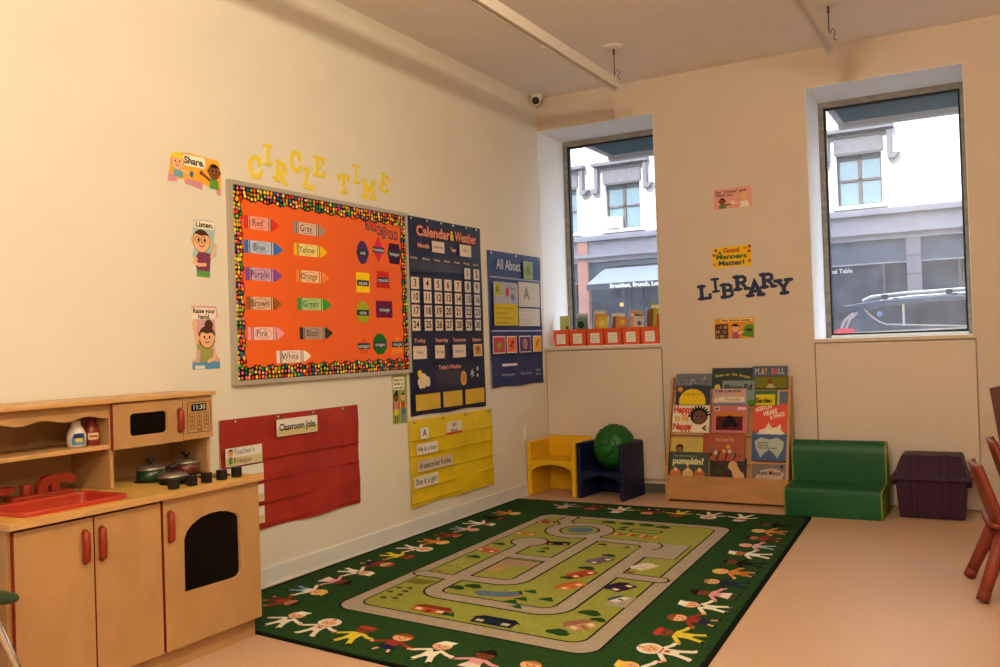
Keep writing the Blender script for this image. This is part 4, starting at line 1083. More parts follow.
for q in ((.545, .65, .545, 2.2), (1.848, .65, 1.848, 2.9), (.65, 2.978, 1.75, 2.978), (.85, .567, 1.75, .567)):
    n_ = int(math.hypot(q[2] - q[0], q[3] - q[1]) / .08)
    for k in range(n_):
        a_, b_ = (k + .25) / n_, (k + .65) / n_
        rug.strk(F, [(q[0] + (q[2] - q[0]) * a_, q[1] + (q[3] - q[1]) * a_), (q[0] + (q[2] - q[0]) * b_, q[1] + (q[3] - q[1]) * b_)], .007, z[7], z[7], YD_, joints=False)
POND = rc('54687c')
rug.ell(F, .965, .955, .09, .085, z[7], z[7], POND, 18)
rug.poly(F, [(1.02, 2.51), (1.05, 2.46), (1.12, 2.45), (1.18, 2.42), (1.24, 2.41), (1.27, 2.46), (1.23, 2.50), (1.15, 2.53), (1.07, 2.54)], z[7], z[7], POND); rug.strk(F, [(1.27, 2.43), (1.26, 2.49), (1.20, 2.53)], .02, z[6], z[6], rc('b87a4a'))
TREE, BUSH = rc('1f4a1c'), rc('24401a')
def bush(u, v, r=.045):
    for dx, dy, k in ((-.5, 0, .7), (.4, .1, .75), (0, -.3, .8)):
        rug.ell(F, u + dx * r, v + dy * r, r * k, r * k * .8, z[7], z[7], BUSH, 10)
def tree(u, v, s=.05):
    rug.poly(F, [(u - s, v + s * .3), (u + s, v + s * .5), (u + s * .1, v - s * .9)], z[7], z[7], TREE)
def house(u, v, w, h, wall, roof, an=0.0, win='d8c49a'):
    c, s_ = cos(an), sin(an)
    f = RF(u, v, (c, s_), (s_, -c))   # local y points towards the far end of the rug
    rug.rect(f, -w / 2, w / 2, -h / 2, h * .15, z[7], z[7], wall); rug.poly(f, [(-w * .6, h * .12), (w * .6, h * .12), (w * .38, h * .55), (-w * .38, h * .55)], z[8], z[8], roof)
    rug.rect(f, -w * .08, w * .08, -h / 2, -h * .05, z[8], z[8], roof)
    for q in (-.32, .30):
        rug.rect(f, w * q - w * .09, w * q + w * .09, -h * .3, 0, z[8], z[8], rc(win))
house(.98, 2.845, .20, .10, rc('a85a34'), rc('7a2c1c')); bush(1.07, 2.87, .03); tree(1.10, 2.87, .04)
house(1.34, 2.855, .22, .10, rc('1c2438'), rc('141a2c'), 0, 'b8b090'); house(1.715, 2.72, .14, .12, rc('b08a64'), rc('8a5f48'), -.9); bush(1.66, 2.85, .05); bush(1.69, 2.55, .05); bush(1.76, 2.62, .035)
house(1.43, 2.19, .16, .10, rc('c07038'), rc('a85a28'), -1.1); house(1.40, 1.96, .17, .10, rc('8a2f20'), rc('a8442c'), -1.1); house(1.385, 1.655, .17, .10, rc('5a4658'), rc('6a5a70'), -1.1); bush(1.355, 2.06, .035); bush(1.38, 1.84, .045); bush(1.395, 1.53, .04)
for u, v in ((1.235, 2.42), (1.30, 2.50), (1.275, 2.56), (1.29, 2.37), (1.33, 2.62), (1.42, 2.45)):
    tree(u, v, .045)
house(1.675, 2.10, .15, .12, rc('3a2844'), rc('241830'), -1.1); house(1.665, 1.68, .15, .10, rc('b4b09c'), rc('c8c0b0'), -1.1); rug.ell(F, 1.63, 1.82, .03, .02, z[7], z[7], rc('8a4a34'), 10); house(1.735, 2.29, .10, .07, rc('c8c4b8'), rc('2a4a5a'), -1.1)
house(.655, 1.70, .15, .10, rc('a04a34'), rc('b85f3c'), .2); bush(.645, 1.53, .04); bush(.66, 1.88, .04); house(.64, .80, .15, .09, rc('6a3a34'), rc('8a4a3a'), .1); house(.67, 1.19, .16, .07, rc('b07a34'), rc('a86a2c'), .1)
house(.99, 1.37, .15, .09, rc('1c2030'), rc('14182a'), -.3, 'c87a4a'); tree(.97, 1.52, .04); tree(.98, 1.60, .04)
rug.poly(F, [(.60, 2.43), (.75, 2.43), (.70, 2.52), (.60, 2.52)], z[7], z[7], rc('6a6a24'))
for u, v in ((.62, 2.62), (.62, 2.70), (.68, 2.60), (.69, 2.66), (.70, 2.72), (.71, 2.78), (.65, 2.80)):
    bush(u, v, .018)
for k in range(14):
    rug.ell(F, .62 + rnd.uniform(0, .12), 2.0 + rnd.uniform(0, .14), .008, .006, z[7], z[7], rc('c8c87a'), 6)
rug.ell(F, .64, 2.24, .02, .014, z[7], z[7], rc('8a3a2c'), 8)
rug.poly(F, [(.87, 1.99), (.97, 1.99), (.96, 2.10), (.87, 2.12)], z[7], z[7], rc('a8865a'))
bush(.90, 2.48, .045); bush(.97, 2.42, .045)
for u, v in ((1.06, .66), (1.20, .66), (1.34, .66), (1.46, .68), (1.22, .78), (1.22, .84)):
    bush(u, v, .03 if v > .7 else .05)
rug.poly(F, [(1.20, .93), (1.53, .95), (1.53, 1.03), (1.22, 1.02)], z[7], z[7], rc('a8783a'))
for k in range(10):
    rug.rect(F, 1.22 + k * .03, 1.24 + k * .03, .94, 1.01, z[8], z[8], rc(('c89a4a', '8a4a2c', '6a7a3a')[k % 3]))
rug.rect(F, 1.24, 1.48, 1.265, 1.32, z[7], z[7], rc('9a8a5a')); tree(1.42, 1.30, .03); bush(1.26, 1.29, .03)
# dressed-up children round the border
SKA, SKB, SKC = rc('d8a27a'), rc('6a3c24'), rc('a86a48')
def rkid(u, v, up, kind):
    rt = (-up[1], up[0])
    f = RF(u, v, rt, up)
    spec = {
        'astro': ('d8cfc0', 'd8cfc0', SKA, 'd8cfc0'), 'fire': ('cdb83a', 'cdb83a', SKB, 'a8382a'), 'overall': ('8a2f28', '1f2440', SKA, '8a4424'),
        'sailor': ('ddd4c2', 'ddd4c2', SKA, 'e2dccc'), 'ballet': ('cf8f96', 'd8c8bc', SKB, '1c1210'), 'suit': ('1c2438', '1c2438', SKA, 'a8783c'),
        'gown': ('c07a2c', 'a86424', SKA, 'd0b04a'), 'black': ('14120f', '14120f', SKB, '2a1a12'), 'nurse': ('d8d4c8', 'd8d4c8', SKC, 'd8d0c4'),
        'baby': ('c4a098', '8aa0a8', SKA, 'c8a890'), 'plaid': ('8a3424', '5a2c20', SKC, '2a1a14'), 'artist': ('d8d0c0', '6a86a0', SKA, 'cdb04a')}[kind]
    top, bot, skin, hair = rc(spec[0]), rc(spec[1]), spec[2], rc(spec[3])
    zz = z[3]
    skirt = kind in ('overall', 'ballet', 'gown', 'plaid')
    legm = skin if skirt else bot
    for s_ in (-1, 1):
        rug.strk(f, [(s_ * .018, .075), (s_ * .042, .012)], .026 if not skirt else .015, zz, zz, legm); rug.ell(f, s_ * .048, .008, .016, .009, zz + .0003, zz + .0003, rc('14120f') if kind not in ('astro', 'nurse') else rc('d8cfc0'), 8)
        rug.strk(f, [(s_ * .030, .135), (s_ * .070, .112), (s_ * .098, .095 + (.012 if s_ > 0 else 0))], .021, zz, zz, top); rug.ell(f, s_ * .100, .094, .010, .010, zz + .0003, zz + .0003, skin, 8)
    if skirt:
        rug.poly(f, [(-.030, .10), (.030, .10), (.052, .045), (-.052, .045)], zz + .0002, zz + .0002, bot)
    else:
        rug.poly(f, [(-.032, .10), (.032, .10), (.034, .062), (-.034, .062)], zz + .0002, zz + .0002, bot)
    rug.poly(f, [(-.034, .145), (.034, .145), (.030, .09), (-.030, .09)], zz + .0003, zz + .0003, top)
    r = .043
    cy = .185
    if kind == 'astro':
        rug.ell(f, 0, cy, .060, .054, zz + .0003, zz + .0003, hair, 18); rug.strk(f, [(0, .235), (0, .215)], .012, zz + .0006, zz + .0006, rc('a8382a')); rug.strk(f, [(-.03, .135), (.03, .135)], .008, zz + .0006, zz + .0006, rc('a8382a')); rug.rect(f, -.014, .014, .10, .122, zz + .0006, zz + .0006, rc('b8582c'))
        rug.ell(f, 0, cy - .004, .040, .034, zz + .0005, zz + .0005, skin, 16)
    else:
        if kind in ('gown', 'overall', 'ballet', 'artist', 'plaid'):
            rug.ell(f, 0, cy + .006, .052, .045, zz + .0003, zz + .0003, hair, 16)
        rug.ell(f, 0, cy, .045, .038, zz + .0005, zz + .0005, skin, 16)
        rug.poly(f, [(.047 * cos(radians(q)), cy + .042 * sin(radians(q))) for q in range(20, 165, 18)] + [(-.03, cy + .016), (.03, cy + .016)], zz + .0007, zz + .0007, hair)
        if kind in ('sailor', 'nurse', 'artist'):
            rug.poly(f, [(-.036, cy + .03), (.036, cy + .03), (.046, cy + .062), (-.02, cy + .058)], zz + .0008, zz + .0008, hair)
        if kind == 'fire':
            rug.ell(f, 0, cy + .028, .052, .018, zz + .0008, zz + .0008, hair, 12)
        if kind == 'ballet':
            rug.ell(f, .01, cy + .052, .022, .014, zz + .0008, zz + .0008, hair, 10)
        if kind == 'sailor':
            rug.poly(f, [(-.02, .14), (.02, .14), (0, .115)], zz + .0006, zz + .0006, rc('1c2a4a'))
    for s_ in (-1, 1):
        rug.ell(f, s_ * .015, cy - .001, .005, .006, zz + .0010, zz + .0010, rc('1c1210'), 6)
    rug.strk(f, [(-.013, cy - .016), (0, cy - .021), (.013, cy - .016)], .004, zz + .0010, zz + .0010, rc('8a3a2c'), joints=False)
kinds = ['sailor', 'astro', 'fire', 'overall', 'sailor', 'ballet', 'suit', 'artist', 'gown']
for k in range(8):
    rkid(.44 + k * .2125, 3.415, (0, -1), kinds[k])
kinds = ['astro', 'fire', 'overall', 'sailor', 'ballet', 'suit', 'gown', 'black', 'nurse', 'baby', 'plaid', 'gown', 'black']
for k in range(13):
    rkid(2.262, 3.03 - 0.0 - (k + 1) * .2075 + .02, (-1, 0), kinds[k])
rkid(2.25, 3.06, (-1, 0), 'artist')
kinds = ['plaid', 'artist', 'ballet', 'sailor', 'overall', 'fire', 'astro', 'gown', 'plaid', 'baby', 'nurse', 'black', 'gown']
for k in range(13):
    rkid(.088, 3.09 - k * .2075, (1, 0), kinds[k])
kinds = ['baby', 'plaid', 'sailor', 'overall', 'fire', 'astro', 'nurse', 'plaid']
for k in range(7):
    rkid(.52 + k * .228, .075, (0, 1), kinds[k])
ru = rug.build('rug', loc=(1.2, -2.4, 0))
tag(ru, 'dark green play rug with a road map and children round its border', 'rug')

# ------------------------------------------------------------------ foam chairs, ball
YPL = mat('yellow_plastic', (0.66, 0.37, 0.008), .45, .3, noise=.04, scale=8)
NPL = mat('navy_plastic', (0.006, 0.009, 0.045), .45, .25, noise=.06, scale=8)
def cube_chair(cx, cy, rz, W_, D_, h, seat, th, m, lab, bh):
    t = thing('cube_chair', lab, 'chair', (cx, cy, 0), 'cube chairs by the left window')
    WORLD[t.name] = Vector((0, 0, 0)); t.rotation_euler = (0, 0, rz)
    x0, x1, y0, y1 = -W_ / 2, W_ / 2, -D_ / 2, D_ / 2
    for a0, a1 in ((x0, x0 + th), (x1 - th, x1)):
        b = MB(); b.box(a0, a1, y0, y1 - th * .5, 0, h, m); b.build('side_panel', t, bevel=.012, seg=3)
    b = MB(); b.box(x0 + th * .5, x1 - th * .5, y1 - th, y1, 0.0, bh, m); b.build('backrest', t, bevel=.012, seg=3)
    b = MB(); n_ = 12; f = Fr((0, y0 + .015, 0), (1, 0, 0), (0, 0, 1))
    pts = [(x0 + th, seat + .012), (x1 - th, seat + .012)]
    for i in range(n_ + 1):
        u = i / n_; pts.append((x1 - th - (x1 - x0 - 2 * th) * u, seat - .075 + .055 * sin(pi * u) ** .6))
    b.poly(f, pts, -(D_ - th - .015), 0, m, back=True); b.build('seat', t, bevel=.006)
    return t
cube_chair(.226, -.215, 0, .435, .39, .437, .275, .040, YPL, 'yellow plastic cube chair in the corner below the window', .455)
cube_chair(.672, -.228, radians(-5.5), .410, .39, .437, .205, .036, NPL, 'navy blue plastic cube chair holding a green ball', .440)
GBALL = mat('green_rubber', (0.006, 0.085, 0.010), .4, .35, noise=.08, scale=8)
vor = [Vector((rnd.gauss(0, 1), rnd.gauss(0, 1), rnd.gauss(0, 1))).normalized() for _ in range(60)]
def dents(dv):
    ds = sorted((dv - q).length for q in vor)[:2]
    return 1.012 - .075 * max(0, 1 - (ds[1] - ds[0]) / .09)
b = MB(); b.ball((.708, -.235, .397), .168, GBALL, 72, 44, dents, (1.0, 1, 1.06))
tag(b.build('play_ball'), 'big dented green rubber ball sitting in the navy chair', 'ball')

# ------------------------------------------------------------------ book bins on the sill
BINO = mat('orange_red_plastic', (0.66, 0.085, 0.022), .4, .45, noise=.04, scale=8)
PAGE = mat('paper_pages', (.70, .64, .52), .8, .1, noise=.06, scale=40)
edges = [.046, .198, .356, .516, .676, .838, 1.004]
ordn = ('first', 'second', 'third', 'fourth', 'fifth', 'sixth')
GBIN = 'orange book bins on the window sill'
def bin_book(x, y, z, w, h, th, tilt, yaw, cov, lab, art=None, grp='books in the sill bins'):
    """book standing upright, cover facing -Y before yaw, leaning sideways by tilt"""
    t = thing('picture_book', lab, 'book', (x, y, z), grp)
    Mx = Matrix.Translation((x, y, z)) @ Matrix.Rotation(yaw, 4, 'Z') @ Matrix.Rotation(tilt, 4, 'Y')
    m = C(cov, .4, .4)
    f = Fr(Mx @ Vector((0, 0, 0)), (Mx.to_3x3() @ Vector((1, 0, 0))), (Mx.to_3x3() @ Vector((0, 0, 1))))
    b = MB(); b.rect(f, -w / 2, w / 2, 0, h, th / 2 - .002, th / 2, m, back=True); b.rect(f, -w / 2, w / 2, 0, h, -th / 2, -th / 2 + .002, m, back=True); b.rect(f, -w / 2, -w / 2 + .003, 0, h, -th / 2, th / 2, m, back=True)
    if art:
        art(b, f, w, h, th / 2 + .0004)
    b.build('cover', t)
    b = MB(); b.rect(f, -w / 2 + .003, w / 2 - .005, .004, h - .004, -th / 2 + .002, th / 2 - .002, PAGE, back=True); b.build('pages', t)
def blob(c, a=.5, q=.5, r=.3):
    return lambda b, f, w, h, d: b.ell(f, w * (a - .5), h * q, w * r, w * r, d, d + .0003, C(c), 14)
def band(c, z0=.7, z1=.9):
    return lambda b, f, w, h, d: b.rect(f, -w * .42, w * .42, h * z0, h * z1, d, d + .0003, C(c))
zs = SILL + .0045
books_in = [
    [(-.020, .03, .035, .012, .19, .012, 'a9b06a', 'pale green book with a dark spine in the first orange bin', blob('3a3020', .8, .6, .15), .095)],
    [(.0, .02, .055, .0, .205, .012, 'b8c0c4', 'pale grey book at the back of the second orange bin', band('8a94a0', .86, .93), .11), (.0, .0, .0, .0, .165, .012, '6a7a74', 'book with a dark green blob cover in the second orange bin', blob('1c3a20', .45, .75, .32), .10)],
    [(-.03, .045, .06, .12, .225, .012, 'b0b4b8', 'tall grey book leaning at the back of the third orange bin', band('d8d8d8', .85, .95), .12), (-.01, .015, .03, .14, .195, .016, 'd88a3c', 'orange book leaning in the middle of the third orange bin', band('f0b070', .6, .8), .105), (.02, -.015, .0, .14, .170, .02, 'cdb83a', 'yellow book leaning at the front of the third orange bin', blob('e0d070', .5, .75, .3), .095)],
    [(-.02, .045, .06, .10, .195, .012, 'c0c0c4', 'pale book with a white top at the back of the fourth orange bin', band('e6e6e6', .85, .95), .125), (-.025, .01, .03, .20, .165, .016, '8a5a34', 'thin brown book leaning in the fourth orange bin', None, .08), (.02, -.015, .0, .22, .165, .012, 'cf8a5c', 'salmon and yellow book at the front of the fourth orange bin', blob('e0b83a', .6, .8, .22), .10)],
    [(-.02, .045, .06, .12, .205, .016, 'd09a6a', 'tan book at the back of the fifth orange bin', band('e8d8c8', .82, .92), .115), (-.02, .015, .03, .25, .180, .016, '5a3420', 'dark brown book leaning left in the fifth orange bin', None, .06), (.015, -.01, .0, .16, .160, .012, 'c8c4c0', 'white book with a violet patch in the fifth orange bin', blob('5a5a8a', .6, .75, .2), .10)],
    [(-.055, .03, .03, .10, .215, .014, '7a4a28', 'narrow brown book leaning left in the sixth orange bin', None, .045), (.005, .045, .06, .10, .258, .018, 'b0ac34', 'tall olive yellow book in the sixth orange bin', band('e0d8c0', .88, .95), .115), (.05, -.01, .0, .05, .17, .012, 'c04a2c', 'small red book at the right of the sixth orange bin', None, .05)],
]
for i in range(6):
    x0, x1 = edges[i] + .002, edges[i + 1] - .002
    cx = (x0 + x1) / 2; yf, yb = .085, .285; h = .143
    t = thing('book_bin', '%s orange book bin from the left on the window sill' % ordn[i], 'book bin', (cx, .18, zs), GBIN)
    b = MB(); ta = .008; w_ = .004
    def quadbox(k0, k1):
        pass
    # open tapered box with thin walls
    o0 = [(x0 + ta, yf + ta), (x1 - ta, yf + ta), (x1 - ta, yb), (x0 + ta, yb)]; o1 = [(x0, yf), (x1, yf), (x1, yb), (x0, yb)]
    i1 = [(x0 + w_, yf + w_), (x1 - w_, yf + w_), (x1 - w_, yb - w_), (x0 + w_, yb - w_)]; i0 = [(x0 + ta + w_, yf + ta + w_), (x1 - ta - w_, yf + ta + w_), (x1 - ta - w_, yb - w_), (x0 + ta + w_, yb - w_)]
    vs = [(p[0], p[1], zs + .001) for p in o0] + [(p[0], p[1], zs + h) for p in o1] + [(p[0], p[1], zs + h) for p in i1] + [(p[0], p[1], zs + .005) for p in i0]
    fs = [(3, 2, 1, 0)] + [(k * 4 + j, k * 4 + (j + 1) % 4, k * 4 + 4 + (j + 1) % 4, k * 4 + 4 + j) for k in range(3) for j in range(4)] + [(12, 13, 14, 15)]
    b.add(vs, fs, BINO); b.build('bin_body', t)
    b = MB(); f = Fr((cx, yf + .0035, zs), (1, 0, 0), (0, -ta / h, 1))
    b.rect(f, -.041, .041, .022, .106, 0, .003, WHITE)
    for k in range(3):
        b.rect(f, -.028 + .003 * k, .028 - .004 * k, .080 - k * .020, .084 - k * .020, .003, .0032, C('a89c94'))
    b.build('label_card', t)
    for (dx, dy, _, tilt, hh, th, cov, lab, art, ww) in books_in[i]:
        bin_book(cx + dx, .185 + dy * .9, zs + .008, ww, hh + .068, th, tilt * .8, radians(-8), cov, lab, art)

# ------------------------------------------------------------------ display bookcase and its books
BX0, BX1 = 1.140, 2.055
BC = thing('book_display', 'low maple bookcase showing picture books face out below the library letters', 'bookcase', ((BX0 + BX1) / 2, -.16, 0))
vd = Vector((0, .2, .72)).normalized()
BF = Fr((0, -.265, .2), (1, 0, 0), vd)          # sloping display plane: b runs up the slope
for x0, x1 in ((BX0, BX0 + .019), (BX1 - .019, BX1)):
    b = MB(); f = Fr((x1, 0, 0), (0, 1, 0), (0, 0, 1))
    b.poly(f, [(-.300, .0), (-.022, .0), (-.022, .930), (-.066, .930), (-.300, .205)], -(x1 - x0), 0, SHELFW, back=True); b.build('side_panel', BC, bevel=.003)
b = MB(); b.box(BX0 + .019, BX1 - .019, -.298, -.280, .018, .200, SHELFW); b.build('front_board', BC, bevel=.003)
b = MB(); b.box(BX0 + .019, BX1 - .019, -.280, -.04, .040, .056, SHELFW); b.build('bottom_board', BC)
b = MB(); b.rect(BF, BX0 + .019, BX1 - .019, -.14, .735, -.032, -.024, SHELFW, back=True); b.build('back_panel', BC)
LEDGE = (.110, .318, .528, .655)
for s_ in LEDGE:
    b = MB(); b.rect(BF, BX0 + .019, BX1 - .019, s_ - .012, s_ + .004, -.024, .001, SHELFW, back=True); b.build('ledge', BC, bevel=.002)
GBK = 'picture books on the display bookcase'
def dbook(x0, x1, s0, s1, off, cov, lab, art=None, th=.010):
    t = thing('picture_book', lab, 'book', tuple(BF.p((x0 + x1) / 2, s0, off)), GBK)
    m = C(cov, .45, .35); b = MB()
    b.rect(BF, x0, x1, s0, s1, off + th - .002, off + th, m, back=True); b.rect(BF, x0, x1, s0, s1, off, off + .002, m, back=True); b.rect(BF, x0, x0 + .003, s0, s1, off, off + th, m, back=True)
    if art:
        art(b, BF, x0, x1, s0, s1, off + th)
    b.build('cover', t)
    b = MB(); b.rect(BF, x0 + .003, x1 - .004, s0 + .003, s1 - .003, off + .002, off + th - .002, PAGE, back=True); b.build('pages', t)
def e(b, f, x, s, rx, rs, d, c, k=1, n=18):
    b.ell(f, x, s, rx, rs, d + .0003 * (k - 1), d + .0003 * k, C(c), n)
def tx(b, f, t, x, s, h, d, c, w, bold=.02, rot=0, k=2):
    b.text(f, t, x, s, h, d + .0003 * k + .0002, C(c), bold, wid=w, rot=rot)
def art_sky(b, f, x0, x1, s0, s1, d):
    for k in range(26):
        e(b, f, rnd.uniform(x0 + .02, x1 - .02), rnd.uniform(s1 - .10, s1 - .02), .008, .006, d, rnd.choice(('8a8a90', '5a6a80', '6a4a44', '9aa0a8')), 1, 8)
    b.poly(f, [(x0, s0), (x1, s0), (x1, s1 - .10), (x0 + .15, s1 - .085), (x0, s1 - .11)], d, d + .0003, C('3a4a2a'))
dbook(1.182, 1.470, .662, .784, .0, '5c6470', 'grey-blue landscape book at the top left of the bookcase', art_sky)
def art_broom(b, f, x0, x1, s0, s1, d):
    for k, ch in enumerate('Room on the Broom'):
        if ch != ' ':
            u = k / 16; tx(b, f, ch, x0 + .035 + .245 * u, s1 - .062 + .018 * sin(pi * u) - .012 * u, .020, d, 'b8a83a', None, .03)
    e(b, f, x0 + .045, s0 + .015, .022, .022, d, 'c8a83a')
dbook(1.466, 1.774, .662, .826, .0, '1c2a2c', 'dark teal book with yellow curved lettering at the bookcase top', art_broom)
def art_play(b, f, x0, x1, s0, s1, d):
    for k, (ch, c) in enumerate(zip('PLAY BALL', ('8a96a8', '8a96a8', 'd8a83a', 'b88a6a', '', 'c8583a', 'c8583a', '8a96a0', '8a96a0'))):
        if ch != ' ':
            tx(b, f, ch, x0 + .028 + k * .0245, s1 - .042, .042, d, c, .022, .05)
dbook(1.772, 2.028, .664, .836, .0, '3c4860', 'slate blue book with coloured capitals at the top right', art_play)
def art_olive(b, f, x0, x1, s0, s1, d):
    b.rect(f, x0 + .012, x1 - .012, s0, s1 - .01, d, d + .0003, C('6a6a1c')); e(b, f, (x0 + x1) / 2 - .005, s1 - .042, .020, .022, d, '7a3a24', 2); b.poly(f, [((x0 + x1) / 2 - .03, s0), ((x0 + x1) / 2 + .04, s0), ((x0 + x1) / 2 + .01, s1 - .06), ((x0 + x1) / 2 - .015, s1 - .06)], d + .0003, d + .0006, C('a8a47a'))
dbook(1.786, 2.036, .664, .757, .013, '4a4a14', 'olive green book in front of the slate blue one', art_olive)
def art_moon(b, f, x0, x1, s0, s1, d):
    cx = (x0 + x1) / 2
    b.poly(f, [(cx + .104 * cos(radians(q)), s0 + .028 + .098 * sin(radians(q))) for q in range(-15, 196, 7)], d, d + .0003, C('d8b61c')); e(b, f, x0 + .032, s1 - .028, .024, .024, d, 'b8683a', 1); e(b, f, x0 + .032, s1 - .028, .010, .010, d, 'e0a05a', 2)
    tx(b, f, 'The Moonlight Book', cx, s0 + .085, .016, d, '8a6a14', .15, .01)
dbook(1.192, 1.453, .535, .686, .013, '1c2840', 'navy book with a big yellow moon on the bookcase', art_moon)
def art_floor(b, f, x0, x1, s0, s1, d):
    tx(b, f, 'Floor-Ed', x0 + .12, s1 - .055, .042, d, '14181c', .205, .03, .03); e(b, f, x1 - .022, s0 + .02, .026, .024, d, '4a7a2c')
dbook(1.553, 1.795, .535, .724, .014, '6c7c80', 'grey-blue book with black hand lettering behind the pale pink one', art_floor)
def art_clam(b, f, x0, x1, s0, s1, d):
    tx(b, f, 'CLAM CLAM NOW', (x0 + x1) / 2 - .01, s1 - .020, .018, d, '4a2a3a', .20, .03); e(b, f, x1 - .06, s1 - .045, .018, .018, d, 'd8963a'); b.rect(f, x0 + .05, x1 - .015, s0 + .025, s0 + .06, d, d + .0003, C('d0c4b4')); tx(b, f, 'Family', (x0 + x1) / 2 + .03, s0 + .042, .020, d, '8a7a6a', .12)
    b.rect(f, x0, x1, s0, s0 + .012, d, d + .0003, C('4a7a94')); e(b, f, x0 + .03, s0 + .035, .018, .02, d, 'c8b89a')
dbook(1.481, 1.738, .535, .659, .026, 'b08f90', 'pale pink and white book above the pink framed one', art_clam)
def art_green(b, f, x0, x1, s0, s1, d):
    b.rect(f, x0 + .018, x1 - .03, s0, s1 - .03, d, d + .0003, C('c8b41c')); b.rect(f, x1 - .012, x1, s0, s1, d, d + .0003, C('b8b8a0'))
    tx(b, f, 'Garden', (x0 + x1) / 2 - .02, s0 + .035, .034, d, '1c1c14', .12, .04)
dbook(1.960, 2.034, .535, .640, .001, '4a5668', 'narrow blue-grey book behind the green and yellow one')
dbook(1.788, 1.977, .535, .647, .013, '1f5a1c', 'small green book with a yellow panel on the right side', art_green)
def art_happy(b, f, x0, x1, s0, s1, d):
    for k, w in enumerate(('Happy', 'to Be', 'Nappy')):
        c = 'c0402a' if k != 1 else 'd89a3a'
        tx(b, f, w, x0 + (.082 if k != 1 else .075), s1 - .036 - k * .066, .050, d, c, .15 if k != 1 else .115, .05)
    hx, hs = x1 - .082, s1 - .085
    for k in range(11):
        a = radians(10 + k * 17); b.strk(f, [(hx, hs), (hx + .088 * cos(a), hs + .082 * sin(a))], .014, d, d + .0003, C('14100e'), joints=False)
    e(b, f, hx, hs, .068, .066, d, '14100e', 2); e(b, f, hx + .005, hs - .01, .052, .056, d, '5a3420', 3)
    for s_ in (-1, 1):
        b.strk(f, [(hx + s_ * .08 - .02, s0 + .055), (hx + s_ * .055 - .02, s0 + .035), (hx + s_ * .08 - .02, s0 + .018)], .012, d, d + .0003, C('14100e'), joints=False)
        e(b, f, hx + s_ * .018 + .005, hs, .006, .007, d, '0c0806', 4, 8)
dbook(1.168, 1.460, .324, .536, .002, 'd8cab4', 'white book with red lettering and a smiling child with black hair', art_happy)
def art_pink(b, f, x0, x1, s0, s1, d):
    b.rect(f, x0 + .034, x1 - .034, s0 + .02, s1 - .055, d, d + .0003, C('5a1c1c')); b.rect(f, x0 + .034, x1 - .034, s1 - .085, s1 - .055, d + .0003, d + .0006, C('b8702a'))
    for x, s_, r in ((-.02, .07, .034), (.02, .085, .030), (.0, .11, .026), (-.04, .055, .022), (.045, .06, .022)):
        e(b, f, (x0 + x1) / 2 + x, s0 + s_, r, r * .9, d, '14121a', 3)
    b.rect(f, x0 + .015, x0 + .06, s1 - .042, s1 - .015, d, d + .0003, C('c8b8a4')); b.rect(f, x0 + .022, x0 + .052, s1 - .036, s1 - .022, d + .0003, d + .0006, C('3a3a3a')); b.rect(f, x1 - .075, x1 - .015, s1 - .035, s1 - .015, d, d + .0003, C('d8c0bc'))
dbook(1.481, 1.749, .324, .535, .014, 'b0616a', 'pink framed book with a dark picture in the bookcase middle', art_pink)
def art_horton(b, f, x0, x1, s0, s1, d):
    for k, (w, xx, wd) in enumerate((('HORTON', .075, .12), ('HEARS', .125, .10), ('A WHO!', .175, .11))):
        tx(b, f, w, x0 + xx, s1 - .035 - k * .032 + (.008 if k == 2 else 0), .032, d, 'e8d8c8', wd, .03, .28)
    b.poly(f, [(x0 + .04, s0), (x0 + .05, s0 + .03), (x0 + .09, s0 + .04), (x0 + .115, s0 + .085), (x0 + .14, s0 + .045), (x0 + .17, s0 + .05), (x0 + .20, s0 + .075), (x0 + .205, s0 + .03), (x0 + .235, s0)], d, d + .0003, C('dccfbc'))
dbook(1.788, 2.034, .324, .550, .002, 'cc3f14', 'orange-red book with slanted white capitals on the right side', art_horton)
def art_jill(b, f, x0, x1, s0, s1, d):
    tx(b, f, 'Jilly', x0 + .17, s1 - .045, .045, d, 'a89a6a', .09); e(b, f, x0 + .075, s0 + .085, .030, .034, d, '3a2418'); e(b, f, x0 + .075, s0 + .075, .022, .022, d, '8a5a3c', 2)
dbook(1.164, 1.420, .116, .282, .002, 'b8a04c', 'pale yellow book half hidden behind the dark green one', art_jill)
def art_cray(b, f, x0, x1, s0, s1, d):
    tx(b, f, 'The Crayon Tree', x0 + .165, s1 - .048, .022, d, 'cfa88a', .14, .01)
    for k in range(12):
        e(b, f, x0 + .03 + rnd.uniform(0, .25), s0 + .03 + rnd.uniform(0, .09), .014, .014, d, rnd.choice(('c8a03a', '6a6a70', '5a2a1c', 'b8b0a0', '7a3a24')), 1, 10)
    for k in range(4):
        b.strk(f, [(x0 + .04 + k * .065, s0 + .005), (x0 + .07 + k * .06, s0 + .06)], .012, d, d + .0003, C('3a1c14'), joints=False)
dbook(1.422, 1.737, .116, .320, .013, '96432a', 'rust coloured book with small flowers in the second row', art_cray)
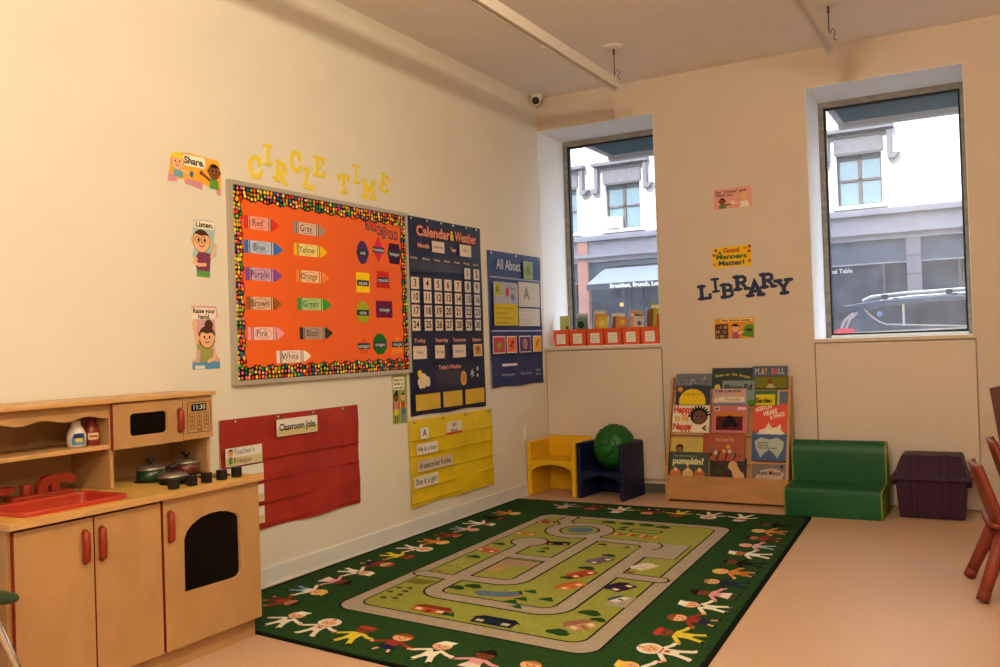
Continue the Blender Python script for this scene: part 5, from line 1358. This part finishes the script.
def art_tooth(b, f, x0, x1, s0, s1, d):
    cx = (x0 + x1) / 2
    b.poly(f, [(cx - .105, s1 - .075), (cx - .06, s1 - .045), (cx, s1 - .06), (cx + .06, s1 - .045), (cx + .105, s1 - .075), (cx + .10, s0 + .09), (cx + .06, s0 + .02), (cx + .03, s0 + .06), (cx - .0, s0 + .08), (cx - .04, s0 + .05), (cx - .06, s0 + .02), (cx - .095, s0 + .09)], d, d + .0003, C('a8aca8'))
    tx(b, f, 'What Is in Your Mouth', cx, s1 - .018, .014, d, 'c8ccd0', .19)
    for k in range(3):
        tx(b, f, ('Your First', 'Tooth Book', 'What is that tooth?')[k], cx - (.045 if k < 2 else .01), s1 - .085 - k * .019, .014, d, '2a2a30', (.08, .085, .14)[k], .02)
dbook(1.784, 2.034, .128, .343, .002, '2a4a78', 'blue book with a big pale tooth on the right side', art_tooth)
def art_pump(b, f, x0, x1, s0, s1, d):
    tx(b, f, 'pumpkin?', x0 + .145, s1 - .072, .046, d, 'd0c89a', .24, .04); tx(b, f, 'How many seeds in a', x0 + .12, s1 - .030, .014, d, '8a9a8a', .18)
    for x, c in ((.05, 'b8703a'), (.145, 'c0a05a'), (.235, 'a85f34')):
        b.ell(f, x0 + x, s0 + .02, .042, .036, d, d + .0003, C(c), 16); e(b, f, x0 + x, s0 + .050, .016, .016, d, 'd8a88a', 2)
dbook(1.170, 1.468, -.012, .172, .018, '2f3c34', 'dark green book lettered pumpkin at the lower left of the bookcase', art_pump)
def art_music(b, f, x0, x1, s0, s1, d):
    tx(b, f, 'MUSIC', x0 + .065, s1 - .028, .026, d, '5a3424', .11, .02)
    for x, s_, r in ((.17, .095, .034), (.19, .06, .03), (.20, .035, .034), (.155, .085, .022), (.225, .02, .03), (.165, .075, .018)):
        e(b, f, x0 + x, s0 + s_, r, r, d, 'c49a6a', 1, 14)
    e(b, f, x0 + .06, s0 + .05, .03, .02, d, '2a3a1c'); e(b, f, x0 + .11, s0 + .03, .03, .02, d, '4a2014')
dbook(1.482, 1.750, -.012, .138, .008, '100c0c', 'black book with a tan puppet figure in the bottom row', art_music)
def art_last(b, f, x0, x1, s0, s1, d):
    b.poly(f, [(x0 + .02, s0), (x0 + .04, s0 + .06), (x0 + .12, s0 + .085), (x1 - .06, s0 + .08), (x1 - .01, s0 + .05), (x1 - .03, s0)], d, d + .0003, C('b0988a')); tx(b, f, 'Aunt Moon', (x0 + x1) / 2, s0 + .05, .032, d, '2a201c', .17, .02); e(b, f, x1 - .03, s1 - .018, .012, .012, d, '2a2430')
dbook(1.794, 2.034, -.012, .104, .006, '6a5a5c', 'grey-pink book with dark script at the lower right of the bookcase', art_last)

# ------------------------------------------------------------------ green foam seat, purple bin
GVIN = mat('green_vinyl', (0.010, 0.082, 0.030), .45, .3, noise=.08, scale=4, bump=.12)
LIME = mat('lime_vinyl', (0.17, 0.22, 0.014), .45, .4, noise=.05)
S = thing('foam_seat', 'small green vinyl foam seat with lime sides beside the bookcase', 'foam seat', (2.39, -.33, 0))
sx0, sx1 = 2.083, 2.697
seatp = [(-.560, 0.0), (-.568, .06), (-.572, .165), (-.562, .182), (-.54, .190), (-.40, .196), (-.262, .200), (-.262, 0)]
backp = [(-.258, 0.0), (-.262, .20), (-.268, .36), (-.262, .43), (-.235, .470), (-.195, .482), (-.155, .470), (-.135, .43), (-.10, .20), (-.09, 0)]
def smooth(pr, n_=5):
    """Catmull-Rom through the profile, leaving the floor corners sharp"""
    out = [pr[0]]; m_ = len(pr)
    for k in range(m_ - 1):
        p0, p1, p2, p3 = pr[max(k - 1, 0)], pr[k], pr[k + 1], pr[min(k + 2, m_ - 1)]
        for q in range(1, n_ + 1):
            u = q / n_
            out.append(tuple(.5 * (2 * b_ + (c_ - a_) * u + (2 * a_ - 5 * b_ + 4 * c_ - d_) * u * u + (3 * b_ - a_ - 3 * c_ + d_) * u ** 3) for a_, b_, c_, d_ in zip(p0, p1, p2, p3)))
    return out
backp = smooth(backp); seatp = smooth(seatp[:-1]) + [seatp[-1]]
for nm, pr in (('seat_cushion', seatp), ('back_cushion', backp)):
    b = MB(); f = Fr((sx1, 0, 0), (0, 1, 0), (0, 0, 1)); W_ = sx1 - sx0
    b.poly(f, pr, -W_, 0, GVIN, back=True)
    o_ = b.build(nm, S)
    for x, s_ in ((sx0, -1), (sx1, 1)):
        b = MB(); n_ = len(pr)
        f2 = Fr((x, 0, 0), (0, 1, 0), (0, 0, 1))
        cy_ = sum(p[0] for p in pr) / n_; cz_ = sum(p[1] for p in pr) / n_
        pr2 = [(cy_ + (p[0] - cy_) * 1.006, max(0.002, cz_ + (p[1] - cz_) * 1.006)) for p in pr]
        d0_, d1_x = (-.004, .006) if s_ > 0 else (-.006, .004)
        b.poly(f2, pr2, d0_, d1_x, LIME, back=True); q_ = b.build('side_panel', o_, bevel=.003); q_['label'] = 'lime green side panel'
PUR = mat('purple_plastic', (0.030, 0.006, 0.026), .5, .25, noise=.08, scale=8, bump=.03)
Bn = thing('storage_bin', 'dark purple plastic storage bin with a ribbed lid against the back wall', 'storage bin', (2.97, -.22, 0))
def frustum(b, x0, x1, y0, y1, z0, X0, X1, Y0, Y1, z1, m):
    vs = [(x0, y0, z0), (x1, y0, z0), (x1, y1, z0), (x0, y1, z0), (X0, Y0, z1), (X1, Y0, z1), (X1, Y1, z1), (X0, Y1, z1)]
    b.add(vs, [(3, 2, 1, 0), (4, 5, 6, 7), (0, 1, 5, 4), (1, 2, 6, 5), (2, 3, 7, 6), (3, 0, 4, 7)], m)
b = MB(); frustum(b, 2.785, 3.172, -.385, -.06, .002, 2.766, 3.188, -.40, -.045, .258, PUR)
for x in (2.88, 3.07):
    frustum(b, x - .02, x + .02, -.394, -.38, .03, x - .022, x + .022, -.409, -.39, .258, PUR)
b.build('bin_body', Bn, bevel=.010, seg=3)
b = MB(); b.box(2.738, 3.208, -.425, -.030, .250, .278, PUR); b.build('lid_rim', Bn, bevel=.008, seg=3)
b = MB(); frustum(b, 2.752, 3.196, -.410, -.040, .272, 2.800, 3.160, -.315, -.050, .405, PUR)
for x in (2.885, 3.065):
    frustum(b, x - .030, x + .030, -.417, -.2, .270, x - .024, x + .024, -.322, -.19, .411, PUR)
b.build('lid', Bn, bevel=.010, seg=3)
for x, s_ in ((2.745, -1), (3.200, 1)):
    b = MB(); b.box(x - .016, x + .016, -.30, -.15, .20, .262, PUR); b.build('latch', Bn, bevel=.006)

# ------------------------------------------------------------------ child chairs at the right
RPL = mat('orange_red_chair_plastic', (0.19, 0.030, 0.013), .45, .3, noise=.05, scale=8)
FOOT = mat('chair_foot', (0.17, 0.026, 0.012), .5, .3, noise=.05)
def grid_surface(b, fn, nu, nv, th, m):
    """thick curved panel from fn(u,v)->Vector, offset along the local normal"""
    P = [[fn(i / nu, j / nv) for i in range(nu + 1)] for j in range(nv + 1)]
    vs = []; N = []
    for j in range(nv + 1):
        for i in range(nu + 1):
            du = P[j][min(i + 1, nu)] - P[j][max(i - 1, 0)]; dv = P[min(j + 1, nv)][i] - P[max(j - 1, 0)][i]
            N.append(du.cross(dv).normalized())
    flat = [p for r in P for p in r]; n_ = len(flat)
    vs = flat + [p - q * th for p, q in zip(flat, N)]
    fs = []
    for j in range(nv):
        for i in range(nu):
            a = j * (nu + 1) + i
            fs.append((a, a + 1, a + nu + 2, a + nu + 1)); fs.append((n_ + a, n_ + a + nu + 1, n_ + a + nu + 2, n_ + a + 1))
    for i in range(nu):
        fs.append((i + 1, i, n_ + i, n_ + i + 1)); a = nv * (nu + 1) + i; fs.append((a, a + 1, n_ + a + 1, n_ + a))
    for j in range(nv):
        a = j * (nu + 1); fs.append((a, a + nu + 1, n_ + a + nu + 1, n_ + a)); c = a + nu; fs.append((c + nu + 1, c, n_ + c, n_ + c + nu + 1))
    b.add(vs, fs, m, True)
def child_chair(x, y, rz, lab, sh=.315, w=.36, h=.60, m=RPL, grp='plastic child chairs at the right'):
    t = bpy.data.objects.new('child_chair', None); COL.objects.link(t); t.location = (x, y, 0); t.rotation_euler = (0, 0, rz)
    tag(t, lab, 'chair', grp); WORLD[t.name] = Vector((0, 0, 0))
    # local axes: faces +X, back at -X
    b = MB(); grid_surface(b, lambda u, v: Vector((-.15 + .32 * u, (v - .5) * w * (1 - .06 * (1 - u)), sh + .018 * (2 * v - 1) ** 2 + .02 * max(0, .25 - u) * 4 - .03 * max(0, u - .8) * 4)), 12, 10, .022, m); b.build('seat', t)
    b = MB(); grid_surface(b, lambda u, v: Vector((-.135 - .085 * u + .03 * (2 * v - 1) ** 2 * (1 - .3 * u), (v - .5) * (w - .02) * (1 - .16 * u ** 3), sh + (h - sh) * u)), 12, 10, .026, m); b.build('backrest', t)
    for sx, sy in ((-1, -1), (-1, 1), (1, -1), (1, 1)):
        p0 = Vector((-.10 if sx < 0 else .12, sy * (w / 2 - .05), sh - .012)); p1 = Vector((-.205 if sx < 0 else .185, sy * (w / 2 + .045), .02))
        b = MB(); b.tube([p0, p0.lerp(p1, .5), p1], [.032, .029, .026], m, 14); l_ = b.build('leg', t)
        b = MB(); dr = (p1 - p0).normalized(); b.tube([p1 - dr * .038, p1 + dr * .010], [.0280, .0285], FOOT, 14); b.build('foot_cap', l_)
    return t
child_chair(3.475, -2.055, radians(8), 'orange-red plastic child chair nearest at the right photo edge')
child_chair(3.545, -1.42, radians(4), 'orange-red plastic child chair behind the nearest one at the right edge', .34, .36, .64)
MAR = mat('maroon_wood', (0.075, 0.010, 0.008), .4, .45, noise=.08, scale=8)
t = thing('wooden_chair', 'dark maroon wooden chair mostly out of frame at the right edge', 'chair', (3.62, -.90, 0))
b = MB(); f = Fr((3.585, -.98, 0), (1, 0, 0), (0, 0, 1)); b.poly(f, [(-.19, .50), (.19, .50), (.24, .89), (.18, .905), (-.18, .905), (-.24, .89)], 0, .03, MAR, back=True); b.build('backrest', t, bevel=.008)
for x in (3.44, 3.73):
    b = MB(); b.box(x, x + .03, -.985, -.955, .40, .86, MAR); b.build('back_post', t, bevel=.005)
b = MB(); b.box(3.42, 3.78, -.96, -.60, .42, .45, MAR); b.build('seat', t, bevel=.008)
for x in (3.455, 3.745):
    for y in (-.94, -.62):
        b = MB(); b.cyl((x, y, 0), (x, y, .42), .016, MAR, .02); b.build('leg', t)

# ------------------------------------------------------------------ green chair at the left edge
GSH = mat('dark_green_shell', (0.020, 0.050, 0.022), .4, .45, noise=.05, scale=8)
cx, cy, sh = .545, -5.435, .532
t = thing('shell_chair', 'dark green plastic chair with chrome legs at the left photo edge', 'chair', (cx, cy, 0))
b = MB(); grid_surface(b, lambda u, v: Vector((cx - .20 + .42 * u, cy - .30 + (.57 + .03 * sin(pi * u)) * v + 0.0, sh + .012 * (2 * u - 1) ** 2 - .05 * max(0, v - .82) ** 1.5 * 12 * .6 + .05 * max(0, .2 - v) * 2)), 5, 5, .045, GSH); b.build('seat', t, subsurf=2)
b = MB(); grid_surface(b, lambda u, v: Vector((cx - .20 + .40 * u, cy - .27 - .10 * v, sh + .04 + .36 * v - .03 * (2 * u - 1) ** 2 * v)), 12, 12, .014, GSH); b.build('backrest', t)
for sx in (-1, 1):
    for sy in (-1, 1):
        b = MB(); b.tube([(cx + sx * .13, cy + sy * .12, sh - .03), (cx + sx * .195, cy + sy * .165, sh - .05), (cx + sx * .245, cy + sy * .33, .012)], .0115, CHROME, 12); l_ = b.build('leg', t)
        b = MB(); b.cyl((cx + sx * .2455, cy + sy * .331, .001), (cx + sx * .2435, cy + sy * .322, .035), .016, BLACK, n=12); b.build('foot_cap', l_)

# ------------------------------------------------------------------ outside
GZ = -.12
b = MB(); b.box(-40, 40, .58, 30, GZ - .2, GZ, mat('asphalt', (.10, .10, .105), .9, .2, noise=.15, scale=3)); struct(b.build('road'))
b = MB(); b.box(-40, 40, 13.0, 16.0, GZ, GZ + .12, mat('pavement', (.32, .31, .30), .9, .2, noise=.1, scale=2)); struct(b.build('sidewalk'))
b = MB(); b.box(-40, 40, .60, .75, CH + .12, 14.2, mat('own_brick', (.28, .20, .16), .9, .1, noise=.1, scale=2)); b.box(-40, -.2, .60, .75, GZ, CH + .12, MATS['own_brick']); b.box(RX + .2, 40, .60, .75, GZ, CH + .12, MATS['own_brick']); struct(b.build('wall_outside'))
TEAL = mat('teal_canopy', (.022, .075, .100), .7, .2, noise=.12, scale=4)
GREYM = mat('grey_canopy_edge', (.42, .42, .44), .6, .3, noise=.05)
for i, (x0, x1) in enumerate(((.17, 1.25), (2.28, 3.45))):
    t = thing('window_awning', ('dark teal awning hanging outside the window with the orange book bins', 'dark teal awning hanging outside the window with the parked car')[i], 'awning', (x0 + .5, .95, 3.02), 'teal awnings outside the windows')
    b = MB(); f = Fr((x1, 0, 0), (0, 1, 0), (0, 0, 1)); b.poly(f, [(.60, 3.03), (1.26, 3.03), (1.26, 3.10), (.60, 3.55)], -(x1 - x0), 0, TEAL, back=True); b.build('canopy_cloth', t)
    b = MB(); b.box(x0 - .02, x1 + .02, 1.22, 1.31, 2.985, 3.07, GREYM); b.box(x0 - .02, x0 + .03, .62, 1.24, 3.015, 3.05, GREYM); b.box(x1 - .03, x1 + .02, .62, 1.24, 3.015, 3.05, GREYM); b.build('canopy_frame', t)
BY = 16.0
STU = mat('white_stucco', (.78, .76, .74), .9, .1, noise=.04, scale=2)
STO = mat('grey_stone', (.17, .165, .18), .9, .1, noise=.12, scale=6)
STL = mat('pale_stone', (.33, .32, .36), .9, .1, noise=.08, scale=3)
WOODF = mat('brown_window_wood', (.10, .085, .075), .7, .2, noise=.1, scale=5)
PANE = mat('pale_pane', (.17, .25, .30), .1, .6, noise=.08, scale=2)
SHOPG = mat('dark_shop_glass', (.028, .036, .055), .12, .5, noise=.3, scale=1.5)
SIGN = mat('sign_band_grey', (.085, .105, .15), .6, .3, noise=.12, scale=2)
Bd = thing('building', 'sunlit white building with shops across the street', 'building', (0, BY, GZ))
wins = [(-7.30,), (-5.45,), (-2.40,), (.57,), (3.9,)]
EX = Fr((0, BY, 0), (1, 0, 0), (0, 0, 1))
b = MB()
wx = [w[0] for w in wins]; hw = .505; wz0, wz1 = 4.285, 5.54
xs = [-16]
for w in wx:
    b.box(xs[-1], w - hw, BY, BY + .5, 4.0, 13, STU); b.box(w - hw, w + hw, BY, BY + .5, 4.0, wz0, STU); b.box(w - hw, w + hw, BY, BY + .5, wz1, 13, STU); xs.append(w + hw)
b.box(xs[-1], 16, BY, BY + .5, 4.0, 13, STU)
b.box(-16, 16, BY + .25, BY + .5, GZ, 4.0, STL)
b.build('wall', Bd)
b = MB(); b.rect(EX, -16, 16, 4.02, 4.16, -.1, .10, STL); b.rect(EX, -16, 16, 3.56, 3.64, -.1, .14, STL); b.rect(EX, -16, 16, 3.43, 3.56, -.3, .05, STL); b.rect(EX, -16, 16, 3.64, 4.02, -.3, .0, STL); b.build('cornice', Bd)
for w in wx:
    b = MB(); b.strk(EX, [(w - .70, 5.37), (w - .70, 6.04), (w + .70, 6.04), (w + .70, 5.37)], .10, 0, .16, STO, joints=False)
    b.rect(EX, w - .80, w + .80, 6.03, 6.12, 0, .24, STO)
    for s_ in (-1, 1):
        b.poly(EX, [(w + s_ * .66, 5.30), (w + s_ * .80, 5.30), (w + s_ * .92, 5.43), (w + s_ * .66, 5.43)], 0, .2, STO)
    b.rect(EX, w - .545, w + .545, 5.55, 5.92, 0, .05, STO); b.rect(EX, w - .62, w + .62, 4.20, 4.285, 0, .10, STU)
    b.build('window_hood', Bd)
    fr_ = MB(); f = Fr((w, BY + .18, 0), (1, 0, 0), (0, 0, 1))
    for q in ((-hw, -hw + .05, wz0, wz1), (hw - .05, hw, wz0, wz1), (-hw, hw, wz1 - .06, wz1), (-hw, hw, wz0, wz0 + .05), (-.04, .04, wz0, wz1), (-hw, hw, 4.895, 4.945)):
        fr_.rect(f, *q, -.05, .03, WOODF, back=True)
    fo = fr_.build('window_frame', Bd)
    p = MB(); p.rect(f, -hw, hw, wz0, wz1, -.04, -.01, PANE); p.build('window_pane', fo)
    if w == -5.45:
        a_ = MB(); a_.box(w - .50, w - .06, BY - .15, BY + .2, 4.31, 4.62, STU); a_.build('air_conditioner', fo)
# shopfronts
b = MB(); b.rect(EX, -16, 16, .35, 2.90, -.20, -.12, SHOPG)
for x in [k * 1.6 - 15 for k in range(20)]:
    b.rect(EX, x, x + .05, .35, 2.9, -.12, -.06, WOODF)
b.build('shop_glass', Bd)
b = MB(); b.rect(EX, -16, 16, 2.88, 3.43, -.2, -.05, SIGN); b.rect(EX, -16, 16, 2.86, 2.89, -.12, -.02, STL); b.build('sign_band', Bd)
PIL = mat('pilaster_stone', (.22, .205, .24), .9, .1, noise=.08, scale=3)
for x in (1.54, 5.0, -1.0):
    b = MB()
    for k in range(8):
        b.rect(EX, x, x + .31, GZ + .12 + k * .43, GZ + .12 + k * .43 + .415, -.2, .06, PIL)
    b.rect(EX, x + .01, x + .30, GZ + .12, 3.43, -.2, .045, WOODF); b.build('pilaster', Bd)
b = MB(); b.rect(EX, -6.82, -6.52, GZ + .12, 4.02, -.2, .06, mat('pink_stone', (.55, .27, .20), .9, .1, noise=.1, scale=3)); o_ = b.build('pilaster', Bd); o_['label'] = 'pink stone pilaster'
b = MB(); b.text(EX, 'nal Table', .08, 2.745, .105, -.10, C('d8dce0'), .02, wid=.50); b.build('shop_lettering', Bd)
# cafe awning
AW = thing('shop_awning', 'grey cafe awning across the street lettered Breakfast, Brunch', 'awning', (-4.9, 15.5, 2.65))
DKG = mat('dark_awning_trim', (.075, .08, .09), .7, .2, noise=.1, scale=3)
AWN = mat('pale_awning_cloth', (.28, .31, .35), .8, .2, noise=.05, scale=3)
b = MB(); x0, x1 = -6.16, -3.3
b.add([(x0 + .18, BY, 3.28), (x1, BY, 3.28), (x1, BY - 1.0, 2.76), (x0, BY - 1.0, 2.76), (x0 + .18, BY, 3.18), (x1, BY, 3.18), (x1, BY - 1.0, 2.745), (x0, BY - 1.0, 2.745)],
      [(0, 3, 2, 1), (4, 5, 6, 7), (0, 4, 7, 3), (1, 2, 6, 5), (3, 7, 6, 2)], AWN)
b.build('awning_cloth', AW)
b = MB(); b.box(x0, x1, BY - 1.01, BY - .99, 2.60, 2.76, DKG); b.text(Fr((0, BY - 1.012, 0), (1, 0, 0), (0, 0, 1)), 'Breakfast, Brunch, Lunch', -4.74, 2.68, .105, .002, C('f4f6f8'), .04, wid=1.50); b.build('valance', AW)
b = MB(); b.box(x0 + .16, x1, BY - .14, BY - .0, 3.27, 3.38, DKG); b.build('awning_box', AW)
b = MB(); b.ball((-5.36, BY - .55, 2.20), .055, mat('warm_bulb', (.9, .5, .2), .5, .2, emit=((1.0, .42, .12), 1.1))); b.cyl((-5.36, BY - .55, 2.25), (-5.36, BY - .55, 2.95), .008, WIRE, n=6)
tag(b.build('hanging_bulb'), 'glowing orange bulb hanging under the cafe awning', 'lamp')
# parked car
CARB = mat('car_blue_paint', (.050, .085, .165), .22, .6, noise=.03)
CARG = mat('car_window_glass', (.018, .030, .058), .06, .6, noise=.05)
CARS = mat('car_silver', (.55, .57, .60), .25, .6, metal=.5, noise=.02)
car = thing('car', 'dark blue estate car with silver roof rails parked across from the window', 'car', (3.95, 5.5, GZ))
def loft(b, prof, ys, m):
    """prof(k) -> list of (x,z) for section k; ys: y of each section"""
    vs = []; n_ = None; fs = []
    for k, y in enumerate(ys):
        q = prof(k); n_ = len(q); vs += [(x, y, z_) for x, z_ in q]
    for k in range(len(ys) - 1):
        for i in range(n_):
            fs.append((k * n_ + i, k * n_ + (i + 1) % n_, (k + 1) * n_ + (i + 1) % n_, (k + 1) * n_ + i))
    fs.append(tuple(range(n_ - 1, -1, -1))); fs.append(tuple((len(ys) - 1) * n_ + i for i in range(n_)))
    b.add(vs, fs, m)
CY0, CY1 = 4.60, 6.38
low = [(1.62, .22), (1.60, .70), (1.62, 1.12), (1.68, 1.24), (3.1, 1.235), (4.6, 1.16), (5.35, 1.06), (6.0, .92), (6.12, .70), (6.10, .22)]
b = MB(); loft(b, lambda k: [((x - 3.9) * (1, .985, .985, 1)[k] * 1.0 + 3.9 if k in (1, 2) else (x - 3.9) * .965 + 3.9, z_) for x, z_ in low], (CY0, CY0 + .10, CY1 - .10, CY1), CARB); b.build('body', car, bevel=.03, seg=3)
gh = [(1.68, 1.20), (1.90, 1.52), (1.72, 1.545), (1.74, 1.57), (2.1, 1.615), (2.8, 1.635), (3.4, 1.62), (3.9, 1.56), (4.75, 1.14), (4.7, 1.10)]
b = MB(); loft(b, lambda k: [(x, z_) for x, z_ in gh], (CY0 + .12, CY0 + .20, CY1 - .20, CY1 - .12), CARB); b.build('roof', car, bevel=.02)
CF = Fr((0, CY0 + .115, 0), (1, 0, 0), (0, 0, 1))
b = MB(); b.poly(CF, [(2.02, 1.50), (2.15, 1.36), (2.22, 1.325), (3.05, 1.275), (3.9, 1.24), (4.45, 1.22), (3.85, 1.51), (3.4, 1.56), (2.8, 1.575), (2.2, 1.545)], -.01, .012, CARG, back=True); b.build('side_window', car)
b = MB(); b.strk(CF, [(1.99, 1.508), (2.06, 1.43), (2.14, 1.365), (2.22, 1.328), (3.05, 1.278), (3.9, 1.243), (4.45, 1.222)], .016, 0, .02, CARS); b.rect(CF, 2.40, 2.425, 1.30, 1.56, .012, .016, CARS); b.build('window_trim', car)
b = MB(); b.strk(CF, [(1.62, 1.235), (3.1, 1.255), (4.6, 1.19)], .018, .06, .13, CARS); b.build('belt_line', car)
for y in (CY0 + .24, CY1 - .24):
    b = MB(); b.tube([(1.95, y, 1.62), (2.05, y, 1.665), (2.4, y, 1.69), (3.1, y, 1.705), (3.6, y, 1.69), (3.7, y, 1.63)], .022, CARS, 8)
    for x, zz in ((2.2, 1.66), (2.9, 1.685)):
        b.box(x - .035, x + .035, y - .025, y + .025, zz - .03, zz + .030, BLACK)
    b.build('roof_rail', car)
b = MB(); b.poly(CF, [(1.63, 1.26), (1.72, 1.30), (1.86, 1.285), (1.87, 1.235), (1.62, 1.20)], -.05, .135, mat('tail_light_red', (.62, .03, .05), .2, .6, emit=('ff2030', .35), noise=.02), back=True); b.build('tail_light', car)
b = MB(); b.strk(CF, [(1.69, 1.24), (1.76, 1.40), (1.86, 1.48)], .03, 0, .03, CARS, joints=False); b.strk(CF, [(1.75, 1.24), (1.81, 1.40), (1.90, 1.48)], .03, 0, .03, CARS, joints=False); b.build('rear_pillar', car)
b = MB(); b.ell(CF, 2.15, 1.455, .032, .032, .012, .016, C('7aa8e0'), 16); b.build('sticker', car)
for x in (2.45, 5.15):
    for y0_, y1_ in ((CY0 - .02, CY0 + .2), (CY1 - .2, CY1 + .02)):
        b = MB(); b.lathe((x, y0_, GZ + .335), (0, 1, 0), [(.20, 0), (.30, 0.0), (.335, .03), (.335, y1_ - y0_ - .03), (.30, y1_ - y0_), (.2, y1_ - y0_)], mat('tyre', (.02, .02, .02), .8, .2, noise=.05), 28); w_ = b.build('wheel', car)
        b = MB(); b.lathe((x, y0_ + (-.004 if y0_ < 5 else y1_ - y0_ - .006), GZ + .335), (0, 1, 0), [(.20, 0), (.19, .01), (.05, .012)], CARS, 20); b.build('wheel_rim', w_)

# ------------------------------------------------------------------ light
def light(kind, name, loc, energy, col, **kw):
    l = bpy.data.lights.new(name, kind); l.energy = energy; l.color = col
    for k, v in kw.items():
        setattr(l, k, v)
    o = bpy.data.objects.new(name, l); COL.objects.link(o); o.location = loc
    return o
WARM = (1.0, .84, .565)
for k, (x, y, z_, e_, c_) in enumerate(((2.53, -4.1, 2.97, 88, WARM), (2.53, -5.9, 2.97, 84, WARM), (2.53, -7.7, 2.97, 66, WARM), (3.9, -7.2, 2.4, 108, (1.0, .90, .70)))):  # last entry: unseen fill lamp off the rails, added to brighten the ceiling
    light('POINT', 'track_or_fill_lamp_%d' % k, (x, y, z_), e_, c_, shadow_soft_size=.05)
sun = light('SUN', 'sun', (0, -10, 20), 7.0, (1.0, .97, .92), angle=radians(.6))
sun.rotation_euler = Vector((.22, 1.0, -.66)).to_track_quat('-Z', 'Y').to_euler()
w = bpy.data.worlds.new('sky'); sc.world = w; w.use_nodes = True
bg = w.node_tree.nodes['Background']; bg.inputs[0].default_value = (.78, .87, 1.0, 1); bg.inputs[1].default_value = 5.5
for i, (x0, x1) in enumerate((W1, W2)):
    o = light('AREA', 'window_portal_%d' % i, ((x0 + x1) / 2, .57, (SILL + WTOP) / 2), 1, (1, 1, 1), shape='RECTANGLE', size=x1 - x0, size_y=WTOP - SILL)
    o.rotation_euler = Vector((0, -1, 0)).to_track_quat('-Z', 'Z').to_euler(); o.data.cycles.is_portal = True

sc.view_settings.view_transform = 'Standard'; sc.view_settings.look = 'None'
sc.view_settings.gamma = 1.0; sc.view_settings.use_curve_mapping = False; sc.view_settings.exposure = 0.1
sc.cycles.use_denoising = True
sc.cycles.max_bounces = 10; sc.cycles.diffuse_bounces = 6; sc.cycles.transparent_max_bounces = 12
sc.cycles.sample_clamp_indirect = 6.0
